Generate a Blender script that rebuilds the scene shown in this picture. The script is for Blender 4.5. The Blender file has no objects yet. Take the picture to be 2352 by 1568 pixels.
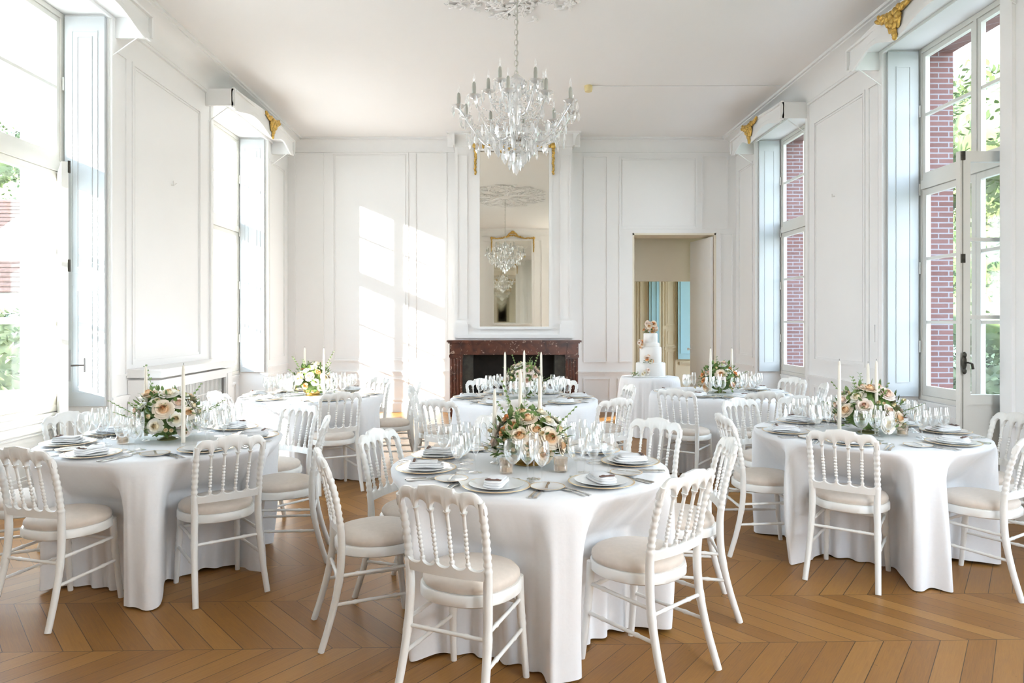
import bpy, math, random
from math import sin, cos, pi, sqrt, radians, atan2, hypot
from mathutils import Vector, Matrix, noise

SC = bpy.context.scene
COL = SC.collection

# ---------------------------------------------------------------- camera, world, sun, exposure
cd = bpy.data.cameras.new('camera'); cam = bpy.data.objects.new('camera', cd); COL.objects.link(cam)
cam.location = (0, 0, 1.52); cam.rotation_euler = (radians(90), 0, 0)
cd.sensor_width = 36; cd.lens = 1620 / 2352 * 36
cd.shift_x = 28 / 2352; cd.shift_y = -47 / 2352
cd.clip_start = 0.05; cd.clip_end = 300
SC.camera = cam

SC.view_settings.view_transform = 'Standard'
SC.view_settings.look = 'None'
SC.view_settings.gamma = 1
SC.view_settings.use_curve_mapping = False
SC.view_settings.exposure = 2.39

w = bpy.data.worlds.new('world'); SC.world = w; w.use_nodes = True
nt = w.node_tree; nt.nodes.clear()
wo = nt.nodes.new('ShaderNodeOutputWorld'); wb = nt.nodes.new('ShaderNodeBackground')
tc = nt.nodes.new('ShaderNodeTexCoord'); sp = nt.nodes.new('ShaderNodeSeparateXYZ')
rp = nt.nodes.new('ShaderNodeValToRGB')
rp.color_ramp.elements[0].position = 0.0; rp.color_ramp.elements[0].color = (0.92, 0.965, 1.0, 1)
rp.color_ramp.elements[1].position = 0.6; rp.color_ramp.elements[1].color = (0.60, 0.79, 1.0, 1)
nt.links.new(tc.outputs['Generated'], sp.inputs[0]); nt.links.new(sp.outputs['Z'], rp.inputs[0])
nt.links.new(rp.outputs[0], wb.inputs[0]); wb.inputs[1].default_value = 2.0
nt.links.new(wb.outputs[0], wo.inputs[0])

sl = bpy.data.lights.new('sun', 'SUN'); so = bpy.data.objects.new('sun', sl); COL.objects.link(so)
sl.energy = 7.0; sl.angle = radians(0.53); sl.color = (1.0, 0.94, 0.86)
SUN = Vector((1.10, 1.0, -0.46)).normalized()
so.rotation_euler = SUN.to_track_quat('-Z', 'Y').to_euler(); so.location = (-20, -15, 10)

def portal(name, loc, rot, sx, sz):
    l = bpy.data.lights.new(name, 'AREA'); l.shape = 'RECTANGLE'; l.size = sx; l.size_y = sz
    l.cycles.is_portal = True
    o = bpy.data.objects.new(name, l); COL.objects.link(o); o.location = loc; o.rotation_euler = rot
# daylight portals: they emit nothing, they only guide sky sampling through the wall openings
LWIN = [(4.15, 6.41), (8.70, 10.72)]
RWIN = [(2.05, 3.75), (5.54, 7.25), (9.08, 10.83)]  # the first right window is out of view, added for soft sky fill
for a, b in LWIN: portal('daylight_portal', (-4.2, (a+b)/2, 2.5), (0, radians(-90), 0), 3.6, b-a)
for a, b in RWIN: portal('daylight_portal', (4.55, (a+b)/2, 2.5), (0, radians(90), 0), 3.6, b-a)
portal('daylight_portal', (2.9, -.75, 2.5), (radians(90), 0, 0), 1.4, 3.6)  # for the added opening behind the camera
portal('daylight_portal', (6.1, 14.05, 2.0), (0, radians(90), 0), 2.6, 2.3)

SC.cycles.max_bounces = 9; SC.cycles.diffuse_bounces = 5; SC.cycles.glossy_bounces = 7
SC.cycles.transmission_bounces = 6; SC.cycles.transparent_max_bounces = 20; SC.cycles.adaptive_threshold = 0.08
SC.cycles.caustics_reflective = False; SC.cycles.caustics_refractive = False
SC.cycles.sample_clamp_indirect = 6

# ---------------------------------------------------------------- materials
def new_mat(name):
    m = bpy.data.materials.new(name); m.use_nodes = True
    return m, m.node_tree.nodes['Principled BSDF'], m.node_tree

def mat(name, col, rough=0.5, metal=0.0, vary=0.03, scale=6.0, bump=0.0, spec=None, sheen=0.0):
    m, b, t = new_mat(name)
    b.inputs['Roughness'].default_value = rough; b.inputs['Metallic'].default_value = metal
    if spec is not None: b.inputs['Specular IOR Level'].default_value = spec
    if sheen: b.inputs['Sheen Weight'].default_value = sheen
    tc = t.nodes.new('ShaderNodeTexCoord'); n = t.nodes.new('ShaderNodeTexNoise')
    n.inputs['Scale'].default_value = scale; n.inputs['Detail'].default_value = 4
    t.links.new(tc.outputs['Object'], n.inputs['Vector'])
    r = t.nodes.new('ShaderNodeValToRGB')
    r.color_ramp.elements[0].position = 0.3; r.color_ramp.elements[1].position = 0.7
    r.color_ramp.elements[0].color = tuple(c*(1-vary) for c in col) + (1,)
    r.color_ramp.elements[1].color = tuple(min(1, c*(1+vary)) for c in col) + (1,)
    t.links.new(n.outputs['Fac'], r.inputs[0]); t.links.new(r.outputs[0], b.inputs['Base Color'])
    if bump:
        bp = t.nodes.new('ShaderNodeBump'); bp.inputs['Strength'].default_value = bump; bp.inputs['Distance'].default_value = 0.01
        t.links.new(n.outputs['Fac'], bp.inputs['Height']); t.links.new(bp.outputs[0], b.inputs['Normal'])
    return m

def mnode(t, op, a=None, b=None, c=None):
    n = t.nodes.new('ShaderNodeMath'); n.operation = op
    for i, v in enumerate((a, b, c)):
        if v is None: continue
        if isinstance(v, (int, float)): n.inputs[i].default_value = v
        else: t.links.new(v, n.inputs[i])
    return n.outputs[0]

def chevron_floor():
    m, b, t = new_mat('oak_chevron_parquet')
    tc = t.nodes.new('ShaderNodeTexCoord')
    mp = t.nodes.new('ShaderNodeMapping'); mp.vector_type = 'POINT'
    mp.inputs['Rotation'].default_value = (0, 0, radians(-1.6))
    t.links.new(tc.outputs['Object'], mp.inputs[0])
    s = t.nodes.new('ShaderNodeSeparateXYZ'); t.links.new(mp.outputs[0], s.inputs[0])
    U, V = s.outputs[0], s.outputs[1]
    P = 0.562
    v = mnode(t, 'DIVIDE', mnode(t, 'SUBTRACT', V, 3.30 - 20*P), P)
    band = mnode(t, 'FLOOR', v); fr = mnode(t, 'FRACT', v)
    par = mnode(t, 'MODULO', band, 2.0)                      # 0: planks run left-away
    sign = mnode(t, 'SUBTRACT', mnode(t, 'MULTIPLY', par, 2.0), 1.0)
    dist = mnode(t, 'MULTIPLY', fr, P)
    # even bands start at their near seam going left; odd bands are their mirror, meeting at the seam
    sgn = sign
    off0 = mnode(t, 'MULTIPLY', dist, mnode(t, 'MULTIPLY', sgn, math.tan(radians(38.75))))
    base = mnode(t, 'MULTIPLY', par, -P*math.tan(radians(38.75)))
    q = mnode(t, 'DIVIDE', mnode(t, 'SUBTRACT', mnode(t, 'SUBTRACT', U, off0), base), 0.137)
    pid = mnode(t, 'FLOOR', q); pf = mnode(t, 'FRACT', q)
    wn = t.nodes.new('ShaderNodeTexWhiteNoise'); wn.noise_dimensions = '2D'
    cx = t.nodes.new('ShaderNodeCombineXYZ'); t.links.new(pid, cx.inputs[0]); t.links.new(band, cx.inputs[1])
    t.links.new(cx.outputs[0], wn.inputs['Vector'])
    # grain
    gx = t.nodes.new('ShaderNodeCombineXYZ')
    t.links.new(mnode(t, 'MULTIPLY', dist, 2.2), gx.inputs[0])
    t.links.new(mnode(t, 'MULTIPLY', pf, 3.6), gx.inputs[1])
    t.links.new(mnode(t, 'ADD', mnode(t, 'MULTIPLY', pid, 3.37), mnode(t, 'MULTIPLY', band, 11.3)), gx.inputs[2])
    g = t.nodes.new('ShaderNodeTexNoise'); g.inputs['Scale'].default_value = 3.2; g.inputs['Detail'].default_value = 9
    g.inputs['Roughness'].default_value = 0.72; g.inputs['Distortion'].default_value = 1.2
    t.links.new(gx.outputs[0], g.inputs['Vector'])
    val = mnode(t, 'ADD', mnode(t, 'MULTIPLY', g.outputs['Fac'], 0.74), mnode(t, 'MULTIPLY', wn.outputs['Value'], 0.26))
    r = t.nodes.new('ShaderNodeValToRGB')
    e = r.color_ramp.elements
    e[0].position = 0.25; e[0].color = (0.205, 0.084, 0.017, 1)
    e[1].position = 0.78; e[1].color = (0.385, 0.192, 0.050, 1)
    k = e.new(0.52); k.color = (0.305, 0.138, 0.030, 1)
    t.links.new(val, r.inputs[0])
    # dark spots / knots
    n2 = t.nodes.new('ShaderNodeTexNoise'); n2.inputs['Scale'].default_value = 22; n2.inputs['Detail'].default_value = 3
    t.links.new(tc.outputs['Object'], n2.inputs['Vector'])
    spot = mnode(t, 'GREATER_THAN', n2.outputs['Fac'], 0.735)
    # gaps
    e1 = mnode(t, 'MINIMUM', pf, mnode(t, 'SUBTRACT', 1.0, pf))
    g1 = mnode(t, 'LESS_THAN', e1, mnode(t, 'ADD', 0.009, mnode(t, 'MULTIPLY', wn.outputs['Value'], 0.012)))
    e2 = mnode(t, 'MINIMUM', fr, mnode(t, 'SUBTRACT', 1.0, fr))
    g2 = mnode(t, 'LESS_THAN', e2, 0.0032)
    gap = mnode(t, 'MAXIMUM', g1, g2)
    dk = mnode(t, 'MAXIMUM', mnode(t, 'MULTIPLY', gap, 0.88), mnode(t, 'MULTIPLY', spot, 0.42))
    mx = t.nodes.new('ShaderNodeMix'); mx.data_type = 'RGBA'
    t.links.new(dk, mx.inputs[0]); t.links.new(r.outputs[0], mx.inputs[6]); mx.inputs[7].default_value = (0.035, 0.015, 0.006, 1)
    t.links.new(mx.outputs[2], b.inputs['Base Color'])
    rg = mnode(t, 'ADD', 0.33, mnode(t, 'MULTIPLY', g.outputs['Fac'], 0.18)); t.links.new(rg, b.inputs['Roughness'])
    b.inputs['Specular IOR Level'].default_value = 0.4
    bp = t.nodes.new('ShaderNodeBump'); bp.inputs['Strength'].default_value = 0.35; bp.inputs['Distance'].default_value = 0.004
    h = mnode(t, 'SUBTRACT', mnode(t, 'MULTIPLY', g.outputs['Fac'], 0.15), gap)
    t.links.new(h, bp.inputs['Height']); t.links.new(bp.outputs[0], b.inputs['Normal'])
    return m

def brick_mat():
    m, b, t = new_mat('red_brick')
    tc = t.nodes.new('ShaderNodeTexCoord'); s = t.nodes.new('ShaderNodeSeparateXYZ')
    t.links.new(tc.outputs['Object'], s.inputs[0])
    c = t.nodes.new('ShaderNodeCombineXYZ')
    t.links.new(mnode(t, 'ADD', s.outputs[0], s.outputs[1]), c.inputs[0]); t.links.new(s.outputs[2], c.inputs[1])
    br = t.nodes.new('ShaderNodeTexBrick'); t.links.new(c.outputs[0], br.inputs['Vector'])
    br.inputs['Color1'].default_value = (0.115, 0.036, 0.030, 1); br.inputs['Color2'].default_value = (0.155, 0.055, 0.048, 1)
    br.inputs['Mortar'].default_value = (0.22, 0.20, 0.22, 1); br.inputs['Scale'].default_value = 1.0
    br.inputs['Mortar Size'].default_value = 0.007; br.inputs['Brick Width'].default_value = 0.21; br.inputs['Row Height'].default_value = 0.055
    t.links.new(br.outputs['Color'], b.inputs['Base Color']); b.inputs['Roughness'].default_value = 0.9
    return m

def marble_mat():
    m, b, t = new_mat('red_brown_marble')
    tc = t.nodes.new('ShaderNodeTexCoord')
    n = t.nodes.new('ShaderNodeTexNoise'); n.inputs['Scale'].default_value = 5; n.inputs['Detail'].default_value = 8; n.inputs['Distortion'].default_value = 1.0
    t.links.new(tc.outputs['Object'], n.inputs['Vector'])
    r = t.nodes.new('ShaderNodeValToRGB'); e = r.color_ramp.elements
    e[0].position = 0.3; e[0].color = (0.035, 0.010, 0.006, 1); e[1].position = 0.7; e[1].color = (0.15, 0.045, 0.022, 1)
    t.links.new(n.outputs['Fac'], r.inputs[0])
    v = t.nodes.new('ShaderNodeTexNoise'); v.inputs['Scale'].default_value = 9; v.inputs['Detail'].default_value = 6; v.inputs['Distortion'].default_value = 2.2
    t.links.new(tc.outputs['Object'], v.inputs['Vector'])
    veins = mnode(t, 'GREATER_THAN', v.outputs['Fac'], 0.635)
    mx = t.nodes.new('ShaderNodeMix'); mx.data_type = 'RGBA'; t.links.new(mnode(t, 'MULTIPLY', veins, 0.65), mx.inputs[0])
    t.links.new(r.outputs[0], mx.inputs[6]); mx.inputs[7].default_value = (0.55, 0.40, 0.31, 1)
    t.links.new(mx.outputs[2], b.inputs['Base Color']); b.inputs['Roughness'].default_value = 0.28
    return m

def glass_mat(name, tint=(0.97, 0.98, 0.98), edge=0.35, base=0.06):
    m = bpy.data.materials.new(name); m.use_nodes = True; t = m.node_tree; t.nodes.clear()
    o = t.nodes.new('ShaderNodeOutputMaterial'); mix = t.nodes.new('ShaderNodeMixShader')
    tr = t.nodes.new('ShaderNodeBsdfTransparent'); tr.inputs[0].default_value = tint + (1,)
    gl = t.nodes.new('ShaderNodeBsdfGlossy'); gl.inputs['Roughness'].default_value = 0.03; gl.inputs['Color'].default_value = (1, 1, 1, 1)
    lw = t.nodes.new('ShaderNodeLayerWeight'); lw.inputs[0].default_value = edge
    f = mnode(t, 'ADD', mnode(t, 'MULTIPLY', lw.outputs['Facing'], 0.75 if base > .03 else .25), base)
    t.links.new(f, mix.inputs[0]); t.links.new(tr.outputs[0], mix.inputs[1]); t.links.new(gl.outputs[0], mix.inputs[2])
    t.links.new(mix.outputs[0], o.inputs[0])
    return m

def rose_mat(name, inner, mid, outer):
    m, b, t = new_mat(name)
    tc = t.nodes.new('ShaderNodeTexCoord'); s = t.nodes.new('ShaderNodeSeparateXYZ'); t.links.new(tc.outputs['Object'], s.inputs[0])
    d = mnode(t, 'SQRT', mnode(t, 'ADD', mnode(t, 'MULTIPLY', s.outputs[0], s.outputs[0]), mnode(t, 'MULTIPLY', s.outputs[1], s.outputs[1])))
    r = t.nodes.new('ShaderNodeValToRGB'); e = r.color_ramp.elements
    e[0].position = 0.18; e[0].color = inner + (1,); e[1].position = 0.85; e[1].color = outer + (1,)
    k = e.new(0.45); k.color = mid + (1,)
    t.links.new(mnode(t, 'MULTIPLY', d, 22.0), r.inputs[0]); t.links.new(r.outputs[0], b.inputs['Base Color'])
    b.inputs['Roughness'].default_value = 0.6
    b.inputs['Subsurface Weight'].default_value = 0.0
    return m

def leaf_mat(name, c1, c2, scale=9, cut=False):
    m = mat(name, c1, 0.55, vary=0.05)
    t = m.node_tree; r = [n for n in t.nodes if n.type == 'VALTORGB'][0]; n = [n for n in t.nodes if n.type == 'TEX_NOISE'][0]
    n.inputs['Scale'].default_value = scale
    r.color_ramp.elements[0].color = c1 + (1,); r.color_ramp.elements[1].color = c2 + (1,)
    return m

M = {}
M['wall'] = mat('white_painted_panelling', (0.86, 0.848, 0.835), 0.55, vary=0.010, scale=1.5)
M['ceil'] = mat('white_plaster', (0.88, 0.858, 0.845), 0.8, vary=0.008, scale=0.8)
M['trim'] = mat('white_trim_paint', (0.85, 0.845, 0.835), 0.45, vary=0.012, scale=2)
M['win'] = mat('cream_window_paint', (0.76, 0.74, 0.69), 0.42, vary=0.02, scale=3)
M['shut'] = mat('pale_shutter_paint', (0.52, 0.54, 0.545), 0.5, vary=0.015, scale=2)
M['stone'] = mat('pale_outer_stone', (0.74, 0.72, 0.67), 0.85, vary=0.06, scale=5)
M['beige'] = mat('beige_panelling', (0.74, 0.64, 0.47), 0.6, vary=0.03, scale=2)
M['beige2'] = mat('light_beige_board', (0.82, 0.75, 0.62), 0.6, vary=0.02, scale=2)
M['blue'] = mat('painted_sky_tint', (0.42, 0.68, 0.78), 0.55, vary=0.04, scale=2)  # bluish daylight on the next-room shutters, put into their base colour
M['floor'] = chevron_floor()
M['brick'] = brick_mat()
M['marble'] = marble_mat()
M['soot'] = mat('sooty_iron', (0.016, 0.014, 0.012), 0.8, vary=0.3, scale=9)
M['cheek'] = mat('dark_cast_iron', (0.035, 0.033, 0.026), 0.6, vary=0.5, scale=14, bump=0.5)
M['gold'] = mat('gilt_carving', (0.62, 0.40, 0.10), 0.42, metal=0.65, vary=0.35, scale=30, bump=0.4)
M['brass'] = mat('aged_brass', (0.42, 0.32, 0.13), 0.4, metal=0.8, vary=0.2, scale=20)
M['chain'] = mat('pale_metal_chain', (0.55, 0.54, 0.49), 0.4, metal=0.3)
M['dark'] = mat('dark_iron_fitting', (0.06, 0.055, 0.045), 0.45, metal=0.7, vary=0.3, scale=30)
M['rod'] = mat('painted_bolt_rod', (0.33, 0.31, 0.27), 0.5)
M['steel'] = mat('grey_steel', (0.20, 0.20, 0.20), 0.4, metal=0.6, vary=0.1)
M['chair'] = mat('ivory_lacquered_wood', (0.85, 0.838, 0.805), 0.32, vary=0.015, scale=8)
M['cushion'] = mat('beige_seat_fabric', (0.70, 0.612, 0.53), 0.9, vary=0.03, scale=40, bump=0.1, sheen=0.2)
M['cloth'] = mat('white_table_linen', (0.86, 0.86, 0.87), 0.9, vary=0.008, scale=60, bump=0.05)
M['napkin'] = mat('white_napkin_linen', (0.83, 0.83, 0.84), 0.9, vary=0.02, scale=60)
M['china'] = mat('white_china', (0.87, 0.87, 0.86), 0.18, vary=0.01)
M['champagne'] = mat('champagne_gold_rim', (0.70, 0.52, 0.30), 0.3, metal=0.5, vary=0.1, scale=30)
M['silver'] = mat('silver_cutlery', (0.62, 0.60, 0.57), 0.22, metal=0.95, vary=0.08)
M['wood'] = mat('table_wood', (0.35, 0.24, 0.15), 0.6, vary=0.1)
M['wax'] = mat('ivory_candle_wax', (0.86, 0.80, 0.69), 0.55, vary=0.02)
M['wick'] = mat('candle_wick', (0.12, 0.09, 0.07), 0.9)
M['card'] = mat('menu_card', (0.80, 0.78, 0.72), 0.8)
M['ink'] = mat('brown_ribbon', (0.16, 0.09, 0.07), 0.6)
M['glass'] = glass_mat('clear_table_glass', (0.985, 0.99, 0.99), edge=0.30, base=0.04)
M['pane'] = glass_mat('window_glass', (0.97, 0.985, 0.99), 0.2, 0.02)
M['crystal'] = glass_mat('cut_crystal', (0.985, 0.985, 0.985), 0.5, 0.16)
_t = M['crystal'].node_tree; _o = [n for n in _t.nodes if n.type == 'OUTPUT_MATERIAL'][0]; _m = [n for n in _t.nodes if n.type == 'MIX_SHADER'][0]
_d = _t.nodes.new('ShaderNodeBsdfTranslucent'); _d.inputs[0].default_value = (.97, .97, .96, 1); _d2 = _t.nodes.new('ShaderNodeBsdfDiffuse'); _d2.inputs[0].default_value = (.97, .97, .96, 1)
_a = _t.nodes.new('ShaderNodeMixShader'); _t.links.new(_d.outputs[0], _a.inputs[1]); _t.links.new(_d2.outputs[0], _a.inputs[2])
_b = _t.nodes.new('ShaderNodeMixShader'); _b.inputs[0].default_value = .30; _t.links.new(_m.outputs[0], _b.inputs[1]); _t.links.new(_a.outputs[0], _b.inputs[2]); _t.links.new(_b.outputs[0], _o.inputs[0])
M['pink'] = glass_mat('pink_votive_glass', (0.99, 0.93, 0.87), 0.35, 0.07)
M['sleeve'] = mat('grey_candle_sleeve', (0.40, 0.40, 0.35), 0.35, vary=0.1)
M['icing'] = mat('white_cake_icing', (0.85, 0.83, 0.80), 0.6, vary=0.01)
M['leaf'] = leaf_mat('green_leaves', (0.07, 0.14, 0.03), (0.24, 0.35, 0.10), 30)
M['sprig'] = leaf_mat('light_green_sprigs', (0.18, 0.30, 0.08), (0.34, 0.44, 0.18), 30)
M['vase'] = mat('olive_glazed_vase', (0.23, 0.22, 0.10), 0.25, vary=0.2)
M['vasegold'] = mat('gold_bowl', (0.50, 0.36, 0.13), 0.3, metal=0.7, vary=0.15)
M['r_peach'] = rose_mat('peach_rose_petals', (0.88, 0.50, 0.22), (0.88, 0.64, 0.41), (0.88, 0.77, 0.63))
M['r_cream'] = rose_mat('cream_rose_petals', (0.86, 0.68, 0.38), (0.88, 0.80, 0.63), (0.86, 0.83, 0.75))
M['r_blush'] = rose_mat('blush_rose_petals', (0.88, 0.58, 0.42), (0.88, 0.70, 0.58), (0.88, 0.78, 0.70))
M['r_orange'] = rose_mat('apricot_petals', (0.85, 0.30, 0.09), (0.88, 0.44, 0.18), (0.88, 0.58, 0.32))
M['r_white'] = rose_mat('white_petals', (0.60, 0.62, 0.30), (0.84, 0.83, 0.76), (0.87, 0.86, 0.83))
M['grass'] = leaf_mat('lawn_grass', (0.05, 0.09, 0.035), (0.09, 0.13, 0.055), 3)
M['gravel'] = mat('pale_gravel', (0.55, 0.52, 0.48), 0.95, vary=0.1, scale=8)
M['tree'] = leaf_mat('tree_leaves', (0.045, 0.095, 0.03), (0.17, 0.20, 0.08), 1.2)
M['hedge'] = leaf_mat('hedge_leaves', (0.09, 0.13, 0.06), (0.22, 0.24, 0.13), 3)
M['bark'] = mat('brown_bark', (0.12, 0.08, 0.05), 0.9, vary=0.3)
M['tile'] = mat('reddish_roof_tiles', (0.055, 0.030, 0.025), 0.85, vary=0.25, scale=4)
M['sensor'] = mat('yellowed_plastic', (0.75, 0.62, 0.32), 0.5)
m, b, t = new_mat('silvered_mirror'); M['mirror'] = m
b.inputs['Metallic'].default_value = 1; b.inputs['Roughness'].default_value = 0.015
tcn = t.nodes.new('ShaderNodeTexCoord'); nn = t.nodes.new('ShaderNodeTexNoise'); nn.inputs['Scale'].default_value = 3
rr = t.nodes.new('ShaderNodeValToRGB'); rr.color_ramp.elements[0].color = (0.80, 0.775, 0.70, 1); rr.color_ramp.elements[1].color = (0.84, 0.815, 0.745, 1)
t.links.new(tcn.outputs['Object'], nn.inputs['Vector']); t.links.new(nn.outputs['Fac'], rr.inputs[0]); t.links.new(rr.outputs[0], b.inputs['Base Color'])

# ---------------------------------------------------------------- mesh building helpers
class MB:
    def __init__(s): s.v = []; s.f = []
    def add(s, vs, fs):
        o = len(s.v); s.v.extend([tuple(p) for p in vs]); s.f.extend([tuple(i+o for i in f) for f in fs]); return s
    def box(s, x0, x1, y0, y1, z0, z1):
        if x0 > x1: x0, x1 = x1, x0
        if y0 > y1: y0, y1 = y1, y0
        if z0 > z1: z0, z1 = z1, z0
        return s.add([(x0,y0,z0),(x1,y0,z0),(x1,y1,z0),(x0,y1,z0),(x0,y0,z1),(x1,y0,z1),(x1,y1,z1),(x0,y1,z1)],
                     [(3,2,1,0),(4,5,6,7),(0,1,5,4),(1,2,6,5),(2,3,7,6),(3,0,4,7)])
    def tube(s, pts, rad, seg=8, cap=True):
        pts = [Vector(p) for p in pts]; n = len(pts)
        if not hasattr(rad, '__len__'): rad = [rad]*n
        vs = []; fs = []; up = None
        for i, p in enumerate(pts):
            d = (pts[min(i+1, n-1)] - pts[max(i-1, 0)])
            if d.length < 1e-9: d = Vector((0,0,1))
            d.normalize()
            if up is None:
                up = Vector((1,0,0)) if abs(d.x) < 0.8 else Vector((0,1,0))
            a = d.cross(up)
            if a.length < 1e-6: a = d.cross(Vector((0,1,0)))
            a.normalize(); b = d.cross(a).normalized(); up = a.cross(d)
            for k in range(seg):
                t = 2*pi*k/seg; vs.append(p + a*cos(t)*rad[i] + b*sin(t)*rad[i])
        for i in range(n-1):
            for k in range(seg):
                k2 = (k+1) % seg; fs.append((i*seg+k, i*seg+k2, (i+1)*seg+k2, (i+1)*seg+k))
        if cap: fs.append(tuple(range(seg))[::-1]); fs.append(tuple((n-1)*seg+k for k in range(seg)))
        return s.add(vs, fs)
    def lathe(s, prof, seg=24, c=(0,0,0), capb=True, capt=True):
        vs = []; fs = []; n = len(prof)
        for r, z in prof:
            for k in range(seg):
                t = 2*pi*k/seg; vs.append((c[0]+r*cos(t), c[1]+r*sin(t), c[2]+z))
        for i in range(n-1):
            for k in range(seg):
                k2 = (k+1) % seg; fs.append((i*seg+k, i*seg+k2, (i+1)*seg+k2, (i+1)*seg+k))
        if capb: fs.append(tuple(range(seg))[::-1])
        if capt: fs.append(tuple((n-1)*seg+k for k in range(seg)))
        return s.add(vs, fs)
    def grid(s, fn, nu, nv, closeu=False):
        vs = [fn(i/nu if not closeu else i/nu, j/nv) for j in range(nv+1) for i in range(nu + (0 if closeu else 1))]
        w = nu + (0 if closeu else 1); fs = []
        for j in range(nv):
            for i in range(nu):
                i2 = (i+1) % w if closeu else i+1
                fs.append((j*w+i, j*w+i2, (j+1)*w+i2, (j+1)*w+i))
        return s.add(vs, fs)
    def ell(s, c, r, M3=None, nu=8, nv=5):
        c = Vector(c)
        if not hasattr(r, '__len__'): r = (r, r, r)
        vs = []; fs = []
        for j in range(nv+1):
            ph = pi*(j/nv) - pi/2
            for i in range(nu):
                th = 2*pi*i/nu
                p = Vector((r[0]*cos(ph)*cos(th), r[1]*cos(ph)*sin(th), r[2]*sin(ph)))
                if M3 is not None: p = M3 @ p
                vs.append(c + p)
        for j in range(nv):
            for i in range(nu):
                fs.append((j*nu+i, j*nu+(i+1) % nu, (j+1)*nu+(i+1) % nu, (j+1)*nu+i))
        return s.add(vs, fs)
    def xf(s, mtx, start=0):
        for i in range(start, len(s.v)): s.v[i] = tuple(mtx @ Vector(s.v[i]))
        return s
    def merge(s, o, mtx=None):
        return s.add([mtx @ Vector(p) for p in o.v] if mtx is not None else o.v, o.f)
    def mesh(s, name, m, smooth=True, angle=40):
        me = bpy.data.meshes.new(name); me.from_pydata(s.v, [], s.f); me.materials.append(m)
        if smooth:
            me.polygons.foreach_set('use_smooth', [True]*len(me.polygons))
            try: me.set_sharp_from_angle(angle=radians(angle))
            except Exception: pass
        me.validate(); me.update()
        return me
    def build(s, name, m, parent=None, smooth=True, angle=40):
        o = bpy.data.objects.new(name, s.mesh(name, m, smooth, angle)); COL.objects.link(o)
        if parent: o.parent = parent
        return o

def inst(name, me, parent=None, loc=(0,0,0), rot=None, scale=None):
    o = bpy.data.objects.new(name, me); COL.objects.link(o)
    if parent: o.parent = parent
    o.location = loc
    if rot is not None: o.rotation_euler = rot
    if scale is not None: o.scale = (scale,)*3 if not hasattr(scale, '__len__') else scale
    return o
def tag(o, label=None, cat=None, group=None, kind=None):
    if label: o['label'] = label
    if cat: o['category'] = cat
    if group: o['group'] = group
    if kind: o['kind'] = kind
    return o
def empty(name, loc=(0,0,0), rz=0):
    o = bpy.data.objects.new(name, None); COL.objects.link(o); o.location = loc; o.rotation_euler = (0,0,rz)
    o.empty_display_size = 0.1
    return o
CH = {}
def kids(o): return [c for c in bpy.data.objects if c.parent == o]
def snapshot(root):
    return [(c, kids(c)) for c in kids(root)]
def dup(root, snap, loc, rz, scale=None):
    r = root.copy(); COL.objects.link(r); r.location = loc; r.rotation_euler = (0,0,rz)
    if scale: r.scale = (scale,)*3
    for c, gs in snap:
        d = c.copy(); COL.objects.link(d); d.parent = r
        for g in gs:
            e = g.copy(); COL.objects.link(e); e.parent = d
    return r
def struct(o, label=None):
    o['kind'] = 'structure'
    if label: o['label'] = label
    return o

# =============================================================== THE ROOM
XL, XR, YB, YF, ZC = -3.55, 3.95, 11.80, -0.50, 4.57
XLF, XRF = -3.99, 4.34            # planes of the window frames
XLO, XRO = -4.36, 4.66            # outer faces
ZS, ZT = 0.72, 4.30               # window bottom / top

class Pl:
    """a wall plane: (u along, n out of the wall into the room, z)"""
    def __init__(s, kind, base): s.k = kind; s.b = base; s.j = 0
    def box(s, mb, u0, u1, n0, n1, z0, z1):
        s.j = (s.j+1) % 13; e = .00011*s.j; u0 += e; u1 -= e*.7; n1 += e; z0 += e*.5; z1 -= e*.6   # tiny offsets keep joined strips from being coplanar
        if s.k == 'L': mb.box(s.b+n0, s.b+n1, u0, u1, z0, z1)
        elif s.k == 'R': mb.box(s.b-n1, s.b-n0, u0, u1, z0, z1)
        elif s.k == 'B': mb.box(u0, u1, s.b-n1, s.b-n0, z0, z1)
        elif s.k == 'F': mb.box(u0, u1, s.b+n0, s.b+n1, z0, z1)
    def frame(s, mb, u0, u1, z0, z1, w=0.03, h=0.014, inner=True):
        s.box(mb, u0, u1, 0, h, z1-w, z1); s.box(mb, u0, u1, 0, h, z0, z0+w)
        s.box(mb, u0, u0+w, 0, h, z0+w, z1-w); s.box(mb, u1-w, u1, 0, h, z0+w, z1-w)
        if inner:
            a = w*1.6; k = 0.010
            s.box(mb, u0+a, u1-a, 0, h*.6, z1-a-k, z1-a); s.box(mb, u0+a, u1-a, 0, h*.6, z0+a, z0+a+k)
            s.box(mb, u0+a, u0+a+k, 0, h*.6, z0+a+k, z1-a-k); s.box(mb, u1-a-k, u1-a, 0, h*.6, z0+a+k, z1-a-k)
    def rail(s, mb, u0, u1, z, big=1.0):
        s.box(mb, u0, u1, 0, .030*big, z, z+.022); s.box(mb, u0, u1, 0, .020*big, z-.02, z); s.box(mb, u0, u1, 0, .012*big, z-.045, z-.02)

PLL, PLR, PLB, PLF = Pl('L', XL), Pl('R', XR), Pl('B', YB), Pl('F', YF)

# floor and ceiling
mb = MB(); mb.box(-4.05, 4.40, YF-.3, 12.3, -0.12, 0); o = mb.build('floor', M['floor'], smooth=False); struct(o)
mb = MB(); mb.box(XLO, XRO, YF-.3, 12.3, ZC, ZC+.25); o = mb.build('ceiling', M['ceil'], smooth=False); struct(o)

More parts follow.
